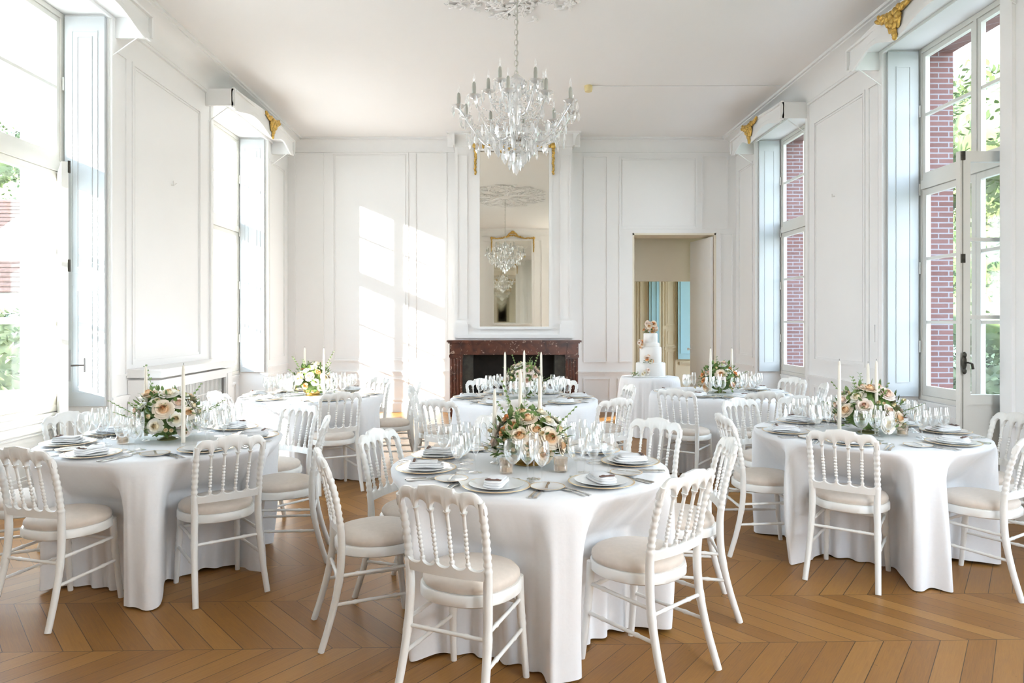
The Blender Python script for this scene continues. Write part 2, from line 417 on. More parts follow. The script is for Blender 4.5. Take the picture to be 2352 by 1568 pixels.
def side_wall(kind, wins, doors=()):
    P = PLL if kind == 'L' else PLR
    xin = XL if kind == 'L' else XR
    xf = XLF-.05 if kind == 'L' else XRF+.05
    xo = XLO if kind == 'L' else XRO
    mb = MB(); outer = MB()
    segs = []; y = YF-.3
    for a, b in wins: segs.append((y, a)); y = b
    segs.append((y, 12.3))
    for a, b in segs:
        mb.box(xin, xf, a, b, 0, ZC); outer.box(xf, xo, a, b, -.4, ZC)
    for a, b in wins:
        mb.box(xin, xf, a, b, ZT, ZC); outer.box(xf, xo, a, b, ZT-.02, ZC)
        # apron under the window, set back in the niche
        s = 1 if kind == 'L' else -1
        mb.box(XLF+.02 if kind == 'L' else XRF-.02, xf, a, b, 0, ZS)
        outer.box(xf, xo, a, b, -.4, ZS)
        PA = Pl(kind, XLF+.02 if kind == 'L' else XRF-.02)
        PA.frame(mb, a+.12, b-.12, .16, ZS-.12); PA.rail(mb, a+.005, b-.005, ZS-.03, .8); PA.box(mb, a+.005, b-.005, 0, .02, 0, .13)
    return mb, outer, P
mb, outer, P = side_wall('L', LWIN)
P.frame(mb, 6.80, 8.36, 1.10, 4.02); P.rail(mb, 6.42, 8.69, .80)
P.frame(mb, 6.47, 6.70, 1.0, 4.02, w=.02, inner=False)
P.frame(mb, 10.85, 11.62, .92, 4.02); P.rail(mb, 10.73, 11.78, .80); P.frame(mb, 10.85, 11.62, .2, .70, inner=False)
P.box(mb, 10.72, 10.79, 0, .022, .0, 4.28); P.box(mb, 8.62, 8.69, 0, .022, 0, 4.28); P.box(mb, 6.42, 6.49, 0, .022, 0, 4.28)
for a, b in ((0.3, 1.9), (2.3, 3.8)): P.frame(mb, a, b, .95, 4.05)
P.rail(mb, YF+.01, 4.12, .80)
for yy in (7.62,):
    mb.tube([(XL, yy, 2.99), (XL+.03, yy, 2.985), (XL+.045, yy+.03, 3.01)], .006, 6); mb.tube([(XL+.03, yy, 2.985), (XL+.045, yy-.05, 3.02)], .006, 6)
o = mb.build('wall_left', M['wall'], smooth=False); struct(o); struct(outer.build('outer_stone', M['stone'], o, smooth=False))

mb, outer, P = side_wall('R', RWIN)
P.frame(mb, 7.62, 8.86, 1.02, 4.02); P.rail(mb, 7.26, 9.07, .82); P.frame(mb, 7.62, 8.86, .2, .72, inner=False)
P.frame(mb, 7.34, 7.55, 1.0, 4.02, w=.02, inner=False)
P.box(mb, 7.25, 7.32, 0, .022, 0, 4.28); P.box(mb, 9.0, 9.07, 0, .022, 0, 4.28); P.box(mb, 10.84, 10.91, 0, .022, 0, 4.28)
P.frame(mb, 11.0, 11.65, .95, 4.02); P.rail(mb, 10.92, 11.78, .80); P.frame(mb, 11.0, 11.65, .2, .7, inner=False)
P.frame(mb, 4.25, 5.25, .95, 4.05); P.rail(mb, 3.77, 5.52, .76, 1.6); P.frame(mb, 4.25, 5.25, .18, .64, inner=False)
P.box(mb, 5.40, 5.53, 0, .03, 0, 4.28)
P.frame(mb, .2, 1.9, .95, 4.05); P.rail(mb, YF+.01, 2.04, .80)
mb.tube([(XR, 8.32, 2.99), (XR-.03, 8.32, 2.985), (XR-.05, 8.28, 3.01)], .006, 6)
mb.box(XR-.012, XR, 7.42, 7.50, 1.30, 1.48)
o = mb.build('wall_right', M['wall'], smooth=False); struct(o); struct(outer.build('outer_brick', M['brick'], o, smooth=False))

# back wall, with doorway X 2.22..3.62, top 2.99
DX0, DX1, DZ = 2.22, 3.62, 2.99
mb = MB()
mb.box(XL, DX0, YB, 12.3, 0, ZC); mb.box(DX1, XR, YB, 12.3, 0, ZC); mb.box(DX0, DX1, YB, 12.3, DZ, ZC)
def bx(px): return (px-1148)*YB/1620
def bz(py): return 1.52 + (737-py)*YB/1620
P = PLB
P.frame(mb, bx(676), bx(744), bz(828), bz(352), w=.018, inner=False)
P.frame(mb, bx(763), bx(938), bz(830), bz(350)); P.frame(mb, bx(953), bx(1026), bz(830), bz(350), w=.018, inner=False)
P.rail(mb, XL+.01, -.74, .66); P.frame(mb, bx(763), bx(938), .18, .56, inner=False); P.frame(mb, bx(676), bx(744), .18, .56, w=.018, inner=False)
P.frame(mb, bx(1340), bx(1396), bz(832), bz(358), w=.018, inner=False)
P.frame(mb, bx(1422), bx(1602), 3.06, bz(360)); P.frame(mb, bx(1612), bx(1672), 3.06, bz(358), w=.018, inner=False)
P.box(mb, bx(1422), bx(1422)+.03, 0, .014, bz(832), 3.06); P.box(mb, bx(1422), DX0-.02, 0, .014, bz(832), bz(832)+.03)
P.frame(mb, bx(1650)+.03, bx(1683), bz(832), 2.99, w=.015, inner=False)
P.rail(mb, 1.21, DX0-.01, .66); P.rail(mb, DX1+.02, XR-.01, .66)
P.frame(mb, bx(1340), bx(1402), .18, .56, w=.02, inner=False); P.frame(mb, bx(1418), bx(1448), .18, .56, w=.015, inner=False)
# chimney breast
YC = 11.45
CB0, CB1 = -.728, 1.18
mb.box(CB0, -.62, YC, YB, 0, ZC); mb.box(1.07, CB1, YC, YB, 0, ZC); mb.box(-.62, 1.07, YC, YB, 1.10, ZC)
mb.box(CB0-.02, CB1+.02, YC-.05, YB, 1.245, 1.30)
mb.box(CB0-.02, CB0+.21, YC-.04, YB, 1.30, 1.47); mb.box(CB1-.21, CB1+.02, YC-.04, YB, 1.30, 1.47)
mb.box(CB0-.01, CB0+.19, YC-.03, YB, 1.47, 1.50); mb.box(CB1-.19, CB1+.01, YC-.03, YB, 1.47, 1.50)
PC = Pl('B', YC)
PC.frame(mb, CB0+.03, CB0+.20, 1.55, 4.22, w=.015, inner=False); PC.frame(mb, CB1-.20, CB1-.03, 1.55, 4.22, w=.015, inner=False)
o = mb.build('wall_back', M['wall'], smooth=False); struct(o)
# wall behind the camera (seen in the mirror)
mb = MB(); mb.box(XL, 2.2, YF-.3, YF, 0, ZC); mb.box(3.6, XR, YF-.3, YF, 0, ZC); mb.box(2.2, 3.6, YF-.3, YF, 4.3, ZC); mb.box(2.2, 3.6, YF-.3, YF, 0, .7)  # unseen opening at the right end, added to bring in fill light
PLF.frame(mb, -2.9, -.9, .9, 4.2); PLF.frame(mb, -.75, -.40, .9, 4.2, w=.018, inner=False); PLF.frame(mb, 1.15, 1.4, .9, 4.2, w=.018, inner=False)
PLF.rail(mb, XL+.01, 1.59, .8)
o = mb.build('wall_front', M['wall'], smooth=False); struct(o)

# cornices
def cornice(name, kind, base, u0, u1, D=.27, H=.27):
    P = Pl(kind, base); mb = MB(); prof = [(0, ZC-H-.03), (.025, ZC-H-.03), (.025, ZC-H)]
    for k in range(9):
        a = pi/2*k/8; prof.append((.03 + (D-.06)*(1-cos(a)), ZC-H + (H-.045)*sin(a)))
    prof += [(D-.03, ZC-.03), (D, ZC-.03), (D, ZC)]
    def pt(u, n, z):
        return {'L': (base+n, u, z), 'R': (base-n, u, z), 'B': (u, base-n, z), 'F': (u, base+n, z)}[kind]
    vs = [pt(u, n, z) for u in (u0, u1) for n, z in prof]; n = len(prof)
    fs = [(i, i+1, n+i+1, n+i) for i in range(n-1)]
    prof_ = list(range(n)); vs += [pt(u0, 0, ZC), pt(u1, 0, ZC)]; fs += [tuple(prof_[::-1]) + (2*n,), tuple(n+i for i in prof_) + (2*n+1,)]
    mb.add(vs, fs); return struct(mb.build(name, M['trim'], angle=25))
cornice('trim_1', 'L', XL, YF, YB); cornice('trim_2', 'R', XR, YF, YB)
cornice('trim_3', 'B', YB, XL, CB0, .13, .20); cornice('trim_4', 'B', YB, CB1, XR, .13, .20)
cornice('trim_5', 'B', YC, CB0-.12, CB1+.12, .13, .20); cornice('trim_6', 'F', YF, XL, XR, .13, .20)
for nm, x, s in (('trim_7', CB0, 'R'), ('trim_8', CB1, 'L')):
    cornice(nm, s, x, YC-.12, YB, .13, .20)
# baseboards
def base(name, kind, b, spans, h=.14):
    P = Pl(kind, b); mb = MB()
    for a, c in spans: P.box(mb, a, c, 0, .022, 0, h); P.box(mb, a, c, 0, .012, h, h+.02)
    struct(mb.build(name, M['trim'], smooth=False))
base('baseboard_left', 'L', XL, [(YF+.01, 4.14), (6.42, 6.68), (8.56, 8.44+.0), (10.73, 11.78)][:2] + [(10.80, 11.78)])
base('baseboard_right', 'R', XR, [(YF+.01, 2.04), (3.76, 5.38), (7.34, 8.98), (10.93, 11.78)])
base('baseboard_back', 'B', YB, [(XL+.03, CB0-.01), (CB1+.01, DX0-.01), (DX1+.01, XR-.03)])

# ---------------------------------------------------------------- windows
def casement(parent, kind, y0, y1, xp, z0, z1, rows, st=.055, th=.045, hinge_to=None, panel=None, name='casement'):
    """a glazed leaf in the plane x=xp between y0,y1"""
    mb = MB(); x0, x1 = xp-th/2, xp+th/2
    mb.box(x0, x1, y0, y0+st, z0, z1); mb.box(x0, x1, y1-st, y1, z0, z1)
    zb = z0+st*1.6 if panel is None else panel
    mb.box(x0, x1, y0+st, y1-st, z0, z0+st*1.6); mb.box(x0, x1, y0+st, y1-st, z1-st, z1)
    if panel is not None:
        mb.box(xp-th*.25, xp+th*.25, y0+st, y1-st, z0+st*1.6, panel-.08); mb.box(x0, x1, y0+st, y1-st, panel-.08, panel)
    H = (z1-st-zb)/rows
    for k in range(1, rows): mb.box(x0+.006, x1-.006, y0+st, y1-st, zb+k*H-.015, zb+k*H+.015)
    o = mb.build(name, M['win'], parent, smooth=False)
    for k in range(rows):
        g = MB(); g.box(xp-.003, xp+.003, y0+st+.001, y1-st-.001, zb+k*H+(.016 if k else .001), zb+(k+1)*H-.016 if k < rows-1 else z1-st-.001); g.build('pane', M['pane'], o, smooth=False)
    return o
def window(n, kind, y0, y1):
    root = MB(); s = 1 if kind == 'L' else -1; xp = XLF if kind == 'L' else XRF
    f = .05
    for a, b in ((y0+.003, y0+f), (y1-f, y1-.003)): root.box(xp-.035, xp+.035, a, b, ZS+.003, ZT-.003)
    root.box(xp-.035, xp+.035, y0+f, y1-f, ZT-f, ZT-.003); root.box(xp-.04, xp+.04, y0+f, y1-f, ZS+.003, ZS+.045)
    root.box(xp-.045, xp+.045, y0+f, y1-f, 2.86, 2.95); ym = (y0+y1)/2
    root.box(xp-.035, xp+.035, ym-.02, ym+.02, 2.95, ZT-f)
    o = root.build('window_%d' % n, M['win'], smooth=False); struct(o)
    for a, b in ((y0+f, ym-.003), (ym+.003, y1-f)): casement(o, kind, a, b, xp, ZS+.05, 2.855, 3, st=.06)
    for a, b in ((y0+f, ym-.022), (ym+.022, y1-f)): casement(o, kind, a, b, xp, 2.955, ZT-f-.003, 2, st=.045, name='transom_light')
    # panelled shutters folded into the reveals
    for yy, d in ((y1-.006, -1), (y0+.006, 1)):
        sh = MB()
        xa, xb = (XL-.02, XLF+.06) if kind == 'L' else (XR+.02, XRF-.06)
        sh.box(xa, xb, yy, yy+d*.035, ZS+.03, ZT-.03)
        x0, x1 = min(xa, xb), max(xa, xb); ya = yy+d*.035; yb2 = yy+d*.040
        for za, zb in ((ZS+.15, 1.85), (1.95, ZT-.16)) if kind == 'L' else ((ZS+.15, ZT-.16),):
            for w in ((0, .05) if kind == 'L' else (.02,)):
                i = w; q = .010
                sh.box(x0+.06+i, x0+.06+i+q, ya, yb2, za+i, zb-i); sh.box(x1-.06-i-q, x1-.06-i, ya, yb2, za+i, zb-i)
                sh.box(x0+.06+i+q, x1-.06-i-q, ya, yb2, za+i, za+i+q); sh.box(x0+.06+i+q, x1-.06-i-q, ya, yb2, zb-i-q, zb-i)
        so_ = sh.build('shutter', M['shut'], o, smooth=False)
        hg = MB(); xh = xp + s*.048
        for zz in (1.2, 2.0, 2.8, 3.6): hg.tube([(xh, ya, zz), (xh, ya, zz+.12)], .008, 6)
        hg.build('hinge', M['win'], so_)
    return o
W = {}
n = 1
for k, (a, b) in enumerate(LWIN): W['L%d' % k] = window(n, 'L', a, b); n += 1
for k, (a, b) in enumerate(RWIN): W['R%d' % k] = window(n, 'R', a, b); n += 1

# open inner leaf at the right: stands square to the wall, glass above, solid panel below
def open_leaf(parent, hinge, ang, width, z0, z1, rows, panel, flip):
    tmp = casement(parent, 'L', 0, width, 0, z0, z1, rows, st=.085, th=.05, panel=panel, name='open_leaf')
    tmp.location = (hinge[0], hinge[1], 0); tmp.rotation_euler = (0, 0, ang)
    return tmp
lf = open_leaf(W['R1'], (4.30, 5.665), radians(90), .62, .03, 2.88, 3, .93, 1)   # local +y -> world -x
def fitting(parent, side, y_edge, x_face, zs, rod=True):
    mb = MB(); x = x_face
    if rod: rd = MB(); rd.tube([(x+.006, y_edge, .06), (x+.006, y_edge, 2.86)], .0055, 6); rd.build('bolt_rod', M['rod'], parent)
    for z in (2.84, 2.02): mb.box(x-.008, x+.012, y_edge-.014, y_edge+.014, z-.035, z+.035)
    mb.box(x-.012, x+.012, y_edge-.02, y_edge+.02, .05, .09)
    mb.build('espagnolette_bolt', M['dark'], parent, smooth=False)
    h = MB(); h.ell((x-.010, y_edge, 1.19), (.016, .022, .07)); h.ell((x-.016, y_edge, 1.25), (.016, .017, .025)); h.ell((x-.014, y_edge, 1.12), (.016, .018, .025))
    h.tube([(x-.02, y_edge, 1.19), (x-.05, y_edge-.01, 1.19), (x-.055, y_edge-.035, 1.18), (x-.05, y_edge-.045, 1.14)], [.007, .007, .009, .011], 8)
    h.build('handle', M['dark'], parent)
fitting(lf, 1, .60, -.033, None)
lf2 = open_leaf(W['L0'], (-3.955, 6.345), radians(215), .62, .03, 2.84, 3, .93, 1)
# local +y of the left leaf points from the hinge into the room towards the camera
mb = MB()
for z in (2.80, 1.98): mb.box(-.04, -.02, .60, .625, z-.05, z+.05)
mb.build('bolt_guide', M['dark'], lf2, smooth=False)
mb = MB(); mb.box(-.04, -.025, .595, .625, 1.02, 1.28); mb.tube([(-.03, .61, 1.15), (-.14, .61, 1.15)], .008, 8); mb.tube([(-.14, .61, 1.09), (-.14, .61, 1.21)], .008, 8)
mb.build('handle', M['steel'], lf2)

# ---------------------------------------------------------------- gilt carving
def gilt(mb, c, S, seed, axis='x', sgn=1):
    """a carved spray of leaves: two wings and a hanging tail; plane is y-z (axis x) or x-z (axis y)"""
    R = random.Random(seed)
    def put(u, z, n, ru, rz, rn, ang):
        Mr = Matrix.Rotation(ang, 3, 'X') if axis == 'x' else Matrix.Rotation(-ang, 3, 'Y')
        u *= 1.9; ru *= 1.6
        p = (c[0]+sgn*n, c[1]+u, c[2]+z) if axis == 'x' else (c[0]+u, c[1]+sgn*n, c[2]+z)
        r = (rn, ru, rz) if axis == 'x' else (ru, rn, rz)
        mb.ell(p, r, Mr, 8, 5)
    for k in range(12): put(R.uniform(-.045, .045)*S, R.uniform(-.05, .06)*S, .022*S, .026*S, .034*S, .03*S, R.uniform(0, 3))
    for side in (-1, 1):
        for k in range(7):
            t = k/6; u = side*(.03+.11*t)*S; z = (.05 + .035*t)*S
            put(u, z+R.uniform(-.02, .02)*S, .014*S, .034*S, .024*S*(1.25-.4*t), .022*S, side*(.5*t)+R.uniform(-.6, .6))
            put(u*.9, z-.02*S, .012*S, .022*S, .014*S, .014*S, R.uniform(-1, 1))
    for k in range(9):
        t = k/8; put((R.uniform(-.03, .03)*(1-t)+.01*sin(5*t))*S, -(.02+.15*t)*S, .014*S, (.030-.012*t)*S, .034*S, .022*S, R.uniform(-.5, .5))
        if k < 6:
            for sd in (-1, 1): put(sd*(.045-.02*t)*S, -(.02+.10*t)*S, .010*S, .014*S, .030*S, .012*S, sd*.5)

# pelmets over the windows
def pelmet(kind, y0, y1, label, orn=True):
    root = empty('pelmet', ((XL if kind == 'L' else XR), (y0+y1)/2, 4.1)); L = y1-y0
    s = 1 if kind == 'L' else -1
    tag(root, label, 'pelmet', 'carved white pelmets over the windows')
    N = 90; D = .37
    def plan(t): return D + .035*cos(2*pi*(t-.5)*1.0) * 1 - .02
    def low(t):
        q = abs(t-.5)*2
        return .02 + .045*cos(2*pi*t*2)*(-1) - .03*math.exp(-(q/.18)**2) + (.02 if q > .93 else 0)
    mb = MB(); vs = []; fs = []
    prof = [(0, 0), (.022, .0), (.022, .05), (.012, .07), (.012, .17), (.028, .19), (.028, .215), (0, .215)]
    for i in range(N+1):
        t = i/N; y = -L/2+L*t; d = plan(t); zl = low(t)
        for n_, z_ in prof:
            zz = zl + (z_/.215)*(.24-zl)
            vs.append((s*(d+n_), y, zz))
    m_ = len(prof)
    for i in range(N):
        for j in range(m_):
            j2 = (j+1) % m_; fs.append((i*m_+j, i*m_+j2, (i+1)*m_+j2, (i+1)*m_+j))
    fs.append(tuple(range(m_))[::-1]); fs.append(tuple(N*m_+j for j in range(m_)))
    mb.add(vs, fs)
    mb.box(s*.002, s*(D-.01), -L/2, -L/2+.03, .015, .22); mb.box(s*.002, s*(D-.01), L/2-.03, L/2, .015, .22)
    mb.build('board', M['trim'], root, angle=30)
    top = MB(); top.box(s*.002, s*(D-.0), -L/2+.03, L/2-.03, .20, .218); top.build('top_board', M['trim'], root, smooth=False)
    for yy in (-L/2+.06, L/2-.06):
        b = MB(); b.tube([(s*.01, yy, -.16), (s*.26, yy, .02)], .006, 6); b.build('bracket', M['trim'], root)
    if orn:
        g = MB(); gilt(g, (s*(plan(.5)+.02), 0, .13), 1.0, 5, 'x', s); g.build('gilt_ornament', M['gold'], root)
pelmet('L', 8.50, 11.0, 'white carved pelmet with gilt spray over the far left window')
pelmet('L', 3.95, 6.50, 'white wavy pelmet over the near left window, at the top edge of the photo')
pelmet('R', 9.02, 11.0, 'white carved pelmet with small gilt spray over the far right window')
pelmet('R', 5.32, 7.33, 'white carved pelmet with large gilt spray over the near right window')

# ---------------------------------------------------------------- radiator cover on the left
r = empty('radiator_cover', (XL+.17, 7.63, 0)); tag(r, 'white panelled radiator cover with a recessed grille, between the two left windows', 'radiator cover')
mb = MB(); mb.box(-.165, .165, -.93, .93, .98, 1.045); mb.box(-.165, .18, -.945, .945, 1.045, 1.06); mb.build('top_shelf', M['trim'], r, smooth=False)
mb = MB()
mb.box(-.165, .14, -.91, -.89, 0, .955); mb.box(-.165, .14, .89, .91, 0, .955)
mb.box(.115, .14, -.89, -.72, 0, .955); mb.box(.115, .14, .72, .89, 0, .955); mb.box(.115, .14, -.72, .72, .86, .955); mb.box(.115, .14, -.72, .72, 0, .16)
mb.box(.14, .15, -.86, -.75, .2, .9); mb.box(.14, .15, .75, .86, .2, .9)
mb.box(-.165, -.155, -.89, .89, 0, .955)
mb.build('casing', M['trim'], r, smooth=False)
mb = MB()
for k in range(40): y = -.71+k*.0365; mb.box(.075, .085, y, y+.012, .17, .855)
for z in (.3, .5, .7): mb.box(.083, .09, -.715, .715, z, z+.012)
mb.build('grille', M['trim'], r, smooth=False)

# ---------------------------------------------------------------- fireplace
f = empty('fireplace', (.225, YC, 0)); tag(f, 'red-brown veined marble fireplace with fluted jambs below the tall mirror', 'fireplace')
mb = MB(); mb.box(-1.065, 1.065, -.33, -.002, 1.185, 1.215); mb.box(-1.04, 1.04, -.31, -.002, 1.165, 1.185); mb.build('mantel_shelf', M['marble'], f, smooth=False)
mb = MB(); mb.box(-1.02, 1.02, -.27, -.002, .985, 1.165)
for xx in (-.93, .93): mb.box(xx-.09, xx+.09, -.285, -.27, .99, 1.16); mb.lathe([(0, 0), (.05, 0), (.055, .008), (.03, .014), (0, .016)], 16, capb=False, capt=False); 
fr = mb.build('frieze', M['marble'], f, smooth=False)
for xx in (-.92, .92):
    mb = MB(); mb.box(xx-.10, xx+.10, -.24, -.002, .0, .985); mb.box(xx-.11, xx+.11, -.26, -.002, 0, .14); mb.box(xx-.11, xx+.11, -.26, -.002, .94, .984)
    for k in range(4): q = xx-.075+k*.05; mb.tube([(q, -.242, .16), (q, -.242, .92)], .017, 8)
    mb.build('jamb', M['marble'], f, smooth=False)
for a_, b_ in ((-.82, -.65), (.65, .82)):
    mb = MB(); mb.box(a_, b_, -.20, -.002, 0, .985); mb.build('iron_cheek', M['cheek'], f, smooth=False)
mb = MB()
mb.box(-.82, .82, .18, .22, 0, 1.05); mb.box(-.82, -.78, -.0, .2, 0, 1.05); mb.box(.78, .82, -.0, .2, 0, 1.05); mb.box(-.82, .82, -.0, .2, 1.05, 1.09); mb.box(-.78, .78, -.0, .18, 0, .02)
mb.build('firebox', M['soot'], f, smooth=False)

# ---------------------------------------------------------------- mirrors
def mirror(name, cx, y, facing, x0, x1, z0, z1, label, crest):
    r = empty(name, (cx, y, z0)); tag(r, label, 'mirror'); s = facing
    a, b, h = x0-cx, x1-cx, z1-z0
    mb = MB(); mb.box(a, b, s*.012, s*.02, 0, h); mb.build('mirror_glass', M['mirror'], r, smooth=False)
    mb = MB()
    for w, d, i in ((.045, .05, 0), (.02, .03, -.02)):
        mb.box(a-w-0, a-i*0, s*.002, s*d, -w, h+w); mb.box(b, b+w, s*.002, s*d, -w, h+w); mb.box(a, b, s*.002, s*d, -w, 0); mb.box(a, b, s*.002, s*d, h, h+w)
    mb.build('frame', M['trim'], r, smooth=False)
    R = random.Random(7 if crest else 3)
    g = MB()
    N = 34
    for k in range(N+1):
        t = k/N; x = a-.05+(b-a+.10)*t; z = h+.075
        if crest: z += .10*math.exp(-((t-.5)/.16)**2)
        g.ell((x, s*.05, z+R.uniform(-.012, .012)), (.035, .02, .024), Matrix.Rotation(R.uniform(-1, 1), 3, 'Y'))
        if k % 2: g.ell((x, s*.06, z-.01), (.018, .018, .018))
    for sd in (a-.07, b+.07):
        g.ell((sd, s*.05, h+.08), (.05, .03, .05))
        for k in range(15):
            g.ell((sd+R.uniform(-.008, .008), s*.05, h+.02-k*.028), (.026-.0006*k, .02, .022), Matrix.Rotation(R.uniform(-1, 1), 3, 'Y'))
    if crest:
        for sd in (-1, 1):
            pts = [((a+b)/2+sd*(.06+.22*t), s*.06, h+.25-.14*t**.7+.02*sin(8*t)) for t in [i/10 for i in range(11)]]
            g.tube(pts, [.03-.012*i/10 for i in range(11)], 8)
        g.ell(((a+b)/2, s*.06, h+.27), (.07, .03, .06))
    else:
        for q in (-.22, -.1, .02, .12): g.ell(((a+b)/2+q, s*.06, h+.06+R.uniform(-.05, .03)), (.03, .02, .06), Matrix.Rotation(q*2, 3, 'Y'))
    g.build('gilt_garland', M['gold'], r)
    return r
mirror('wall_mirror', .235, YC, -1, -.325, .795, 1.43, 4.27, 'tall white-framed mirror with gilt garland above the marble fireplace', False)
mirror('wall_mirror', .42, YF, 1, -.20, 1.05, 1.43, 4.18, 'gilt-crested mirror of the opposite wall, seen reflected inside the tall mirror', True)

# ---------------------------------------------------------------- doorway and the room beyond
mb = MB()   # lining and leaf
jd = .5
mb.box(DX0, DX0+.03, YB+.002, YB+jd, 0, DZ); mb.box(DX1-.03, DX1, YB+.002, YB+jd, 0, DZ); mb.box(DX0, DX1, YB+.002, YB+jd, DZ-.03, DZ)
d = mb.build('door_1', M['beige2'], smooth=False); struct(d)
leaf = MB(); leaf.box(-.02, .02, 0, .82, .02, DZ-.06); lo = leaf.build('door_leaf', M['trim'], d, smooth=False)
lo.location = (DX1-.06, YB+.04, 0); lo.rotation_euler = (0, 0, radians(9))
hb = MB(); hb.tube([(-.02, .76, 1.02), (-.07, .76, 1.02)], .01, 8); hb.ell((-.08, .76, 1.02), (.025, .025, .025)); hb.box(-.028, -.02, .73, .79, .95, 1.1)
hb.build('handle', M['china'], lo)
# next room shell
mb = MB()
YN = 15.2
mb.box(.6, .7, 12.3, YN, 0, 3.6); mb.box(.6, 6.1, YN, YN+.1, 0, 3.6)
mb.box(5.95, 6.05, 12.3, 12.9, 0, 3.6); mb.box(5.95, 6.05, 12.9, YN, 0, .7); mb.box(5.95, 6.05, 12.9, YN, 3.3, 3.6)
mb.box(4.66, 6.05, 12.2, 12.3, 0, 3.6)
mb.box(DX1+.62, 5.95, 12.80, 12.86, 0, .0001)
PN = Pl('B', YN)
def nx(px): return (px-1148)*YN/1620
PN.frame(mb, nx(1440), nx(1466), .2, 3.2, w=.02, inner=False)
PN.box(mb, nx(1470), nx(1474), 0, .02, 0, 3.4); PN.box(mb, nx(1486), nx(1489), 0, .02, 0, 3.4)
PN.box(mb, nx(1514), nx(1518), 0, .03, 0, 3.4); PN.box(mb, nx(1521), nx(1524), 0, .03, 0, 3.4)
PN.frame(mb, nx(1528), nx(1554), 1.42, 3.2, w=.03); PN.frame(mb, nx(1528), nx(1554), .98, 1.34, w=.03); PN.frame(mb, nx(1528), nx(1554), .15, .90, w=.03)
PN.rail(mb, nx(1526), nx(1556), .95); PN.rail(mb, nx(1560), nx(1640), .62)
o = mb.build('wall_next_room', M['beige'], smooth=False); struct(o); WNR = o
mb = MB(); mb.box(.6, 6.05, 12.3, YN+.1, 3.6, 3.7); struct(mb.build('ceiling_next_room', M['ceil'], smooth=False))
mb = MB(); mb.box(.6, 6.05, 12.3, YN+.1, -.12, 0); struct(mb.build('floor_next_room', M['floor'], smooth=False))
mb = MB(); mb.box(DX0-.4, DX1+.5, 12.9, 12.96, 2.245, 3.6); o = mb.build('wall_over_inner_doorway', M['beige2'], smooth=False); struct(o)
for a, b, z0, lab in ((1490, 1513, .05, 'narrow panel with bluish daylight painted in, in the next room, behind the cake'), (1556, 1600, .70, 'wide shutter with bluish daylight painted in, in the next room, right of the beige door')):
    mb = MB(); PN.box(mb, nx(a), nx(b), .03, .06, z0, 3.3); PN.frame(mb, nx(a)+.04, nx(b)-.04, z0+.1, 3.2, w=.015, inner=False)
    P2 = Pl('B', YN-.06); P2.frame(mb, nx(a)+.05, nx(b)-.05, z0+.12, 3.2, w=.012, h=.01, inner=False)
    q = mb.build('shutter', M['blue'], WNR, smooth=False); q['label'] = 'shutter panel with bluish daylight painted in'

# ---------------------------------------------------------------- ceiling sensor, rose
r = empty('ceiling_sensor', (1.15, 9.15, ZC)); tag(r, 'small yellowed round sensor on the ceiling, right of the chandelier', 'ceiling sensor')
mb = MB(); mb.lathe([(.0, -.075), (.045, -.075), (.052, -.05), (.052, 0)], 20, capb=False); mb.build('sensor_head', M['sensor'], r)
mb = MB(); mb.tube([(.05, 0, -.007), (2.48, -.02, -.007)], .006, 6); mb.build('cable', M['trim'], r)

R = random.Random(11)
mb = MB()
rc = (.13, 5.60, ZC)
mb.lathe([(.0, -.06), (.09, -.06), (.12, -.035), (.17, -.03), (.20, 0)], 32, rc, capb=False)
for k in range(16):
    a0 = 2*pi*k/16
    L = (1.12 if k % 2 == 0 else .86)
    sg = 1 if k % 2 else -1
    pts = []; 
    for i in range(15):
        t = i/14; rr_ = .18+L*.88*t; aa = a0 + sg*.20*sin(t*pi*1.3)
        pts.append((rc[0]+rr_*cos(aa)*.80, rc[1]+rr_*sin(aa)*1.30, ZC-.020-.012*sin(t*pi)))
    mb.tube(pts, [.018-.009*i/14 for i in range(15)], 6)
    for i in range(2, 14):
        p = pts[i]
        for sd in (-1, 1):
            an = a0 + sd*(1.0+R.uniform(-.4, .4)); q = .055+.05*R.random()
            mb.ell((p[0]+cos(an)*q, p[1]+sin(an)*q, ZC-.012), (q*.85, .014+.010*R.random(), .014), Matrix.Rotation(an, 3, 'Z'), 8, 4)
        if i in (5, 9, 13):
            for j in range(6):
                an = 2*pi*j/6; mb.ell((p[0]+cos(an)*.035, p[1]+sin(an)*.035, ZC-.02), (.03, .016, .02), Matrix.Rotation(an, 3, 'Z'), 6, 4)
            mb.ell((p[0], p[1], ZC-.03), (.018, .018, .018), None, 6, 4)
for k in range(170):
    an = R.uniform(0, 2*pi); q = R.uniform(.85, 1.16); px_, py_ = rc[0]+cos(an)*q*.84, rc[1]+sin(an)*q*1.28
    b_ = an+R.uniform(-1.3, 1.3); pts = [(px_+cos(b_+.9*t*2)*.13*t, py_+sin(b_+.9*t*2)*.13*t, ZC-.02) for t in (0, .25, .5, .75, 1)]
    mb.tube(pts, [.012, .011, .009, .007, .004], 6); mb.ell(pts[2], (.042, .014, .014), Matrix.Rotation(b_+.8, 3, 'Z'), 8, 4); mb.ell(pts[0], (.015, .015, .018), None, 6, 4)
tag(mb.build('ceiling_rose', M['ceil']), 'white plaster ceiling rose of scrolling leaves above the chandelier', 'ceiling rose')

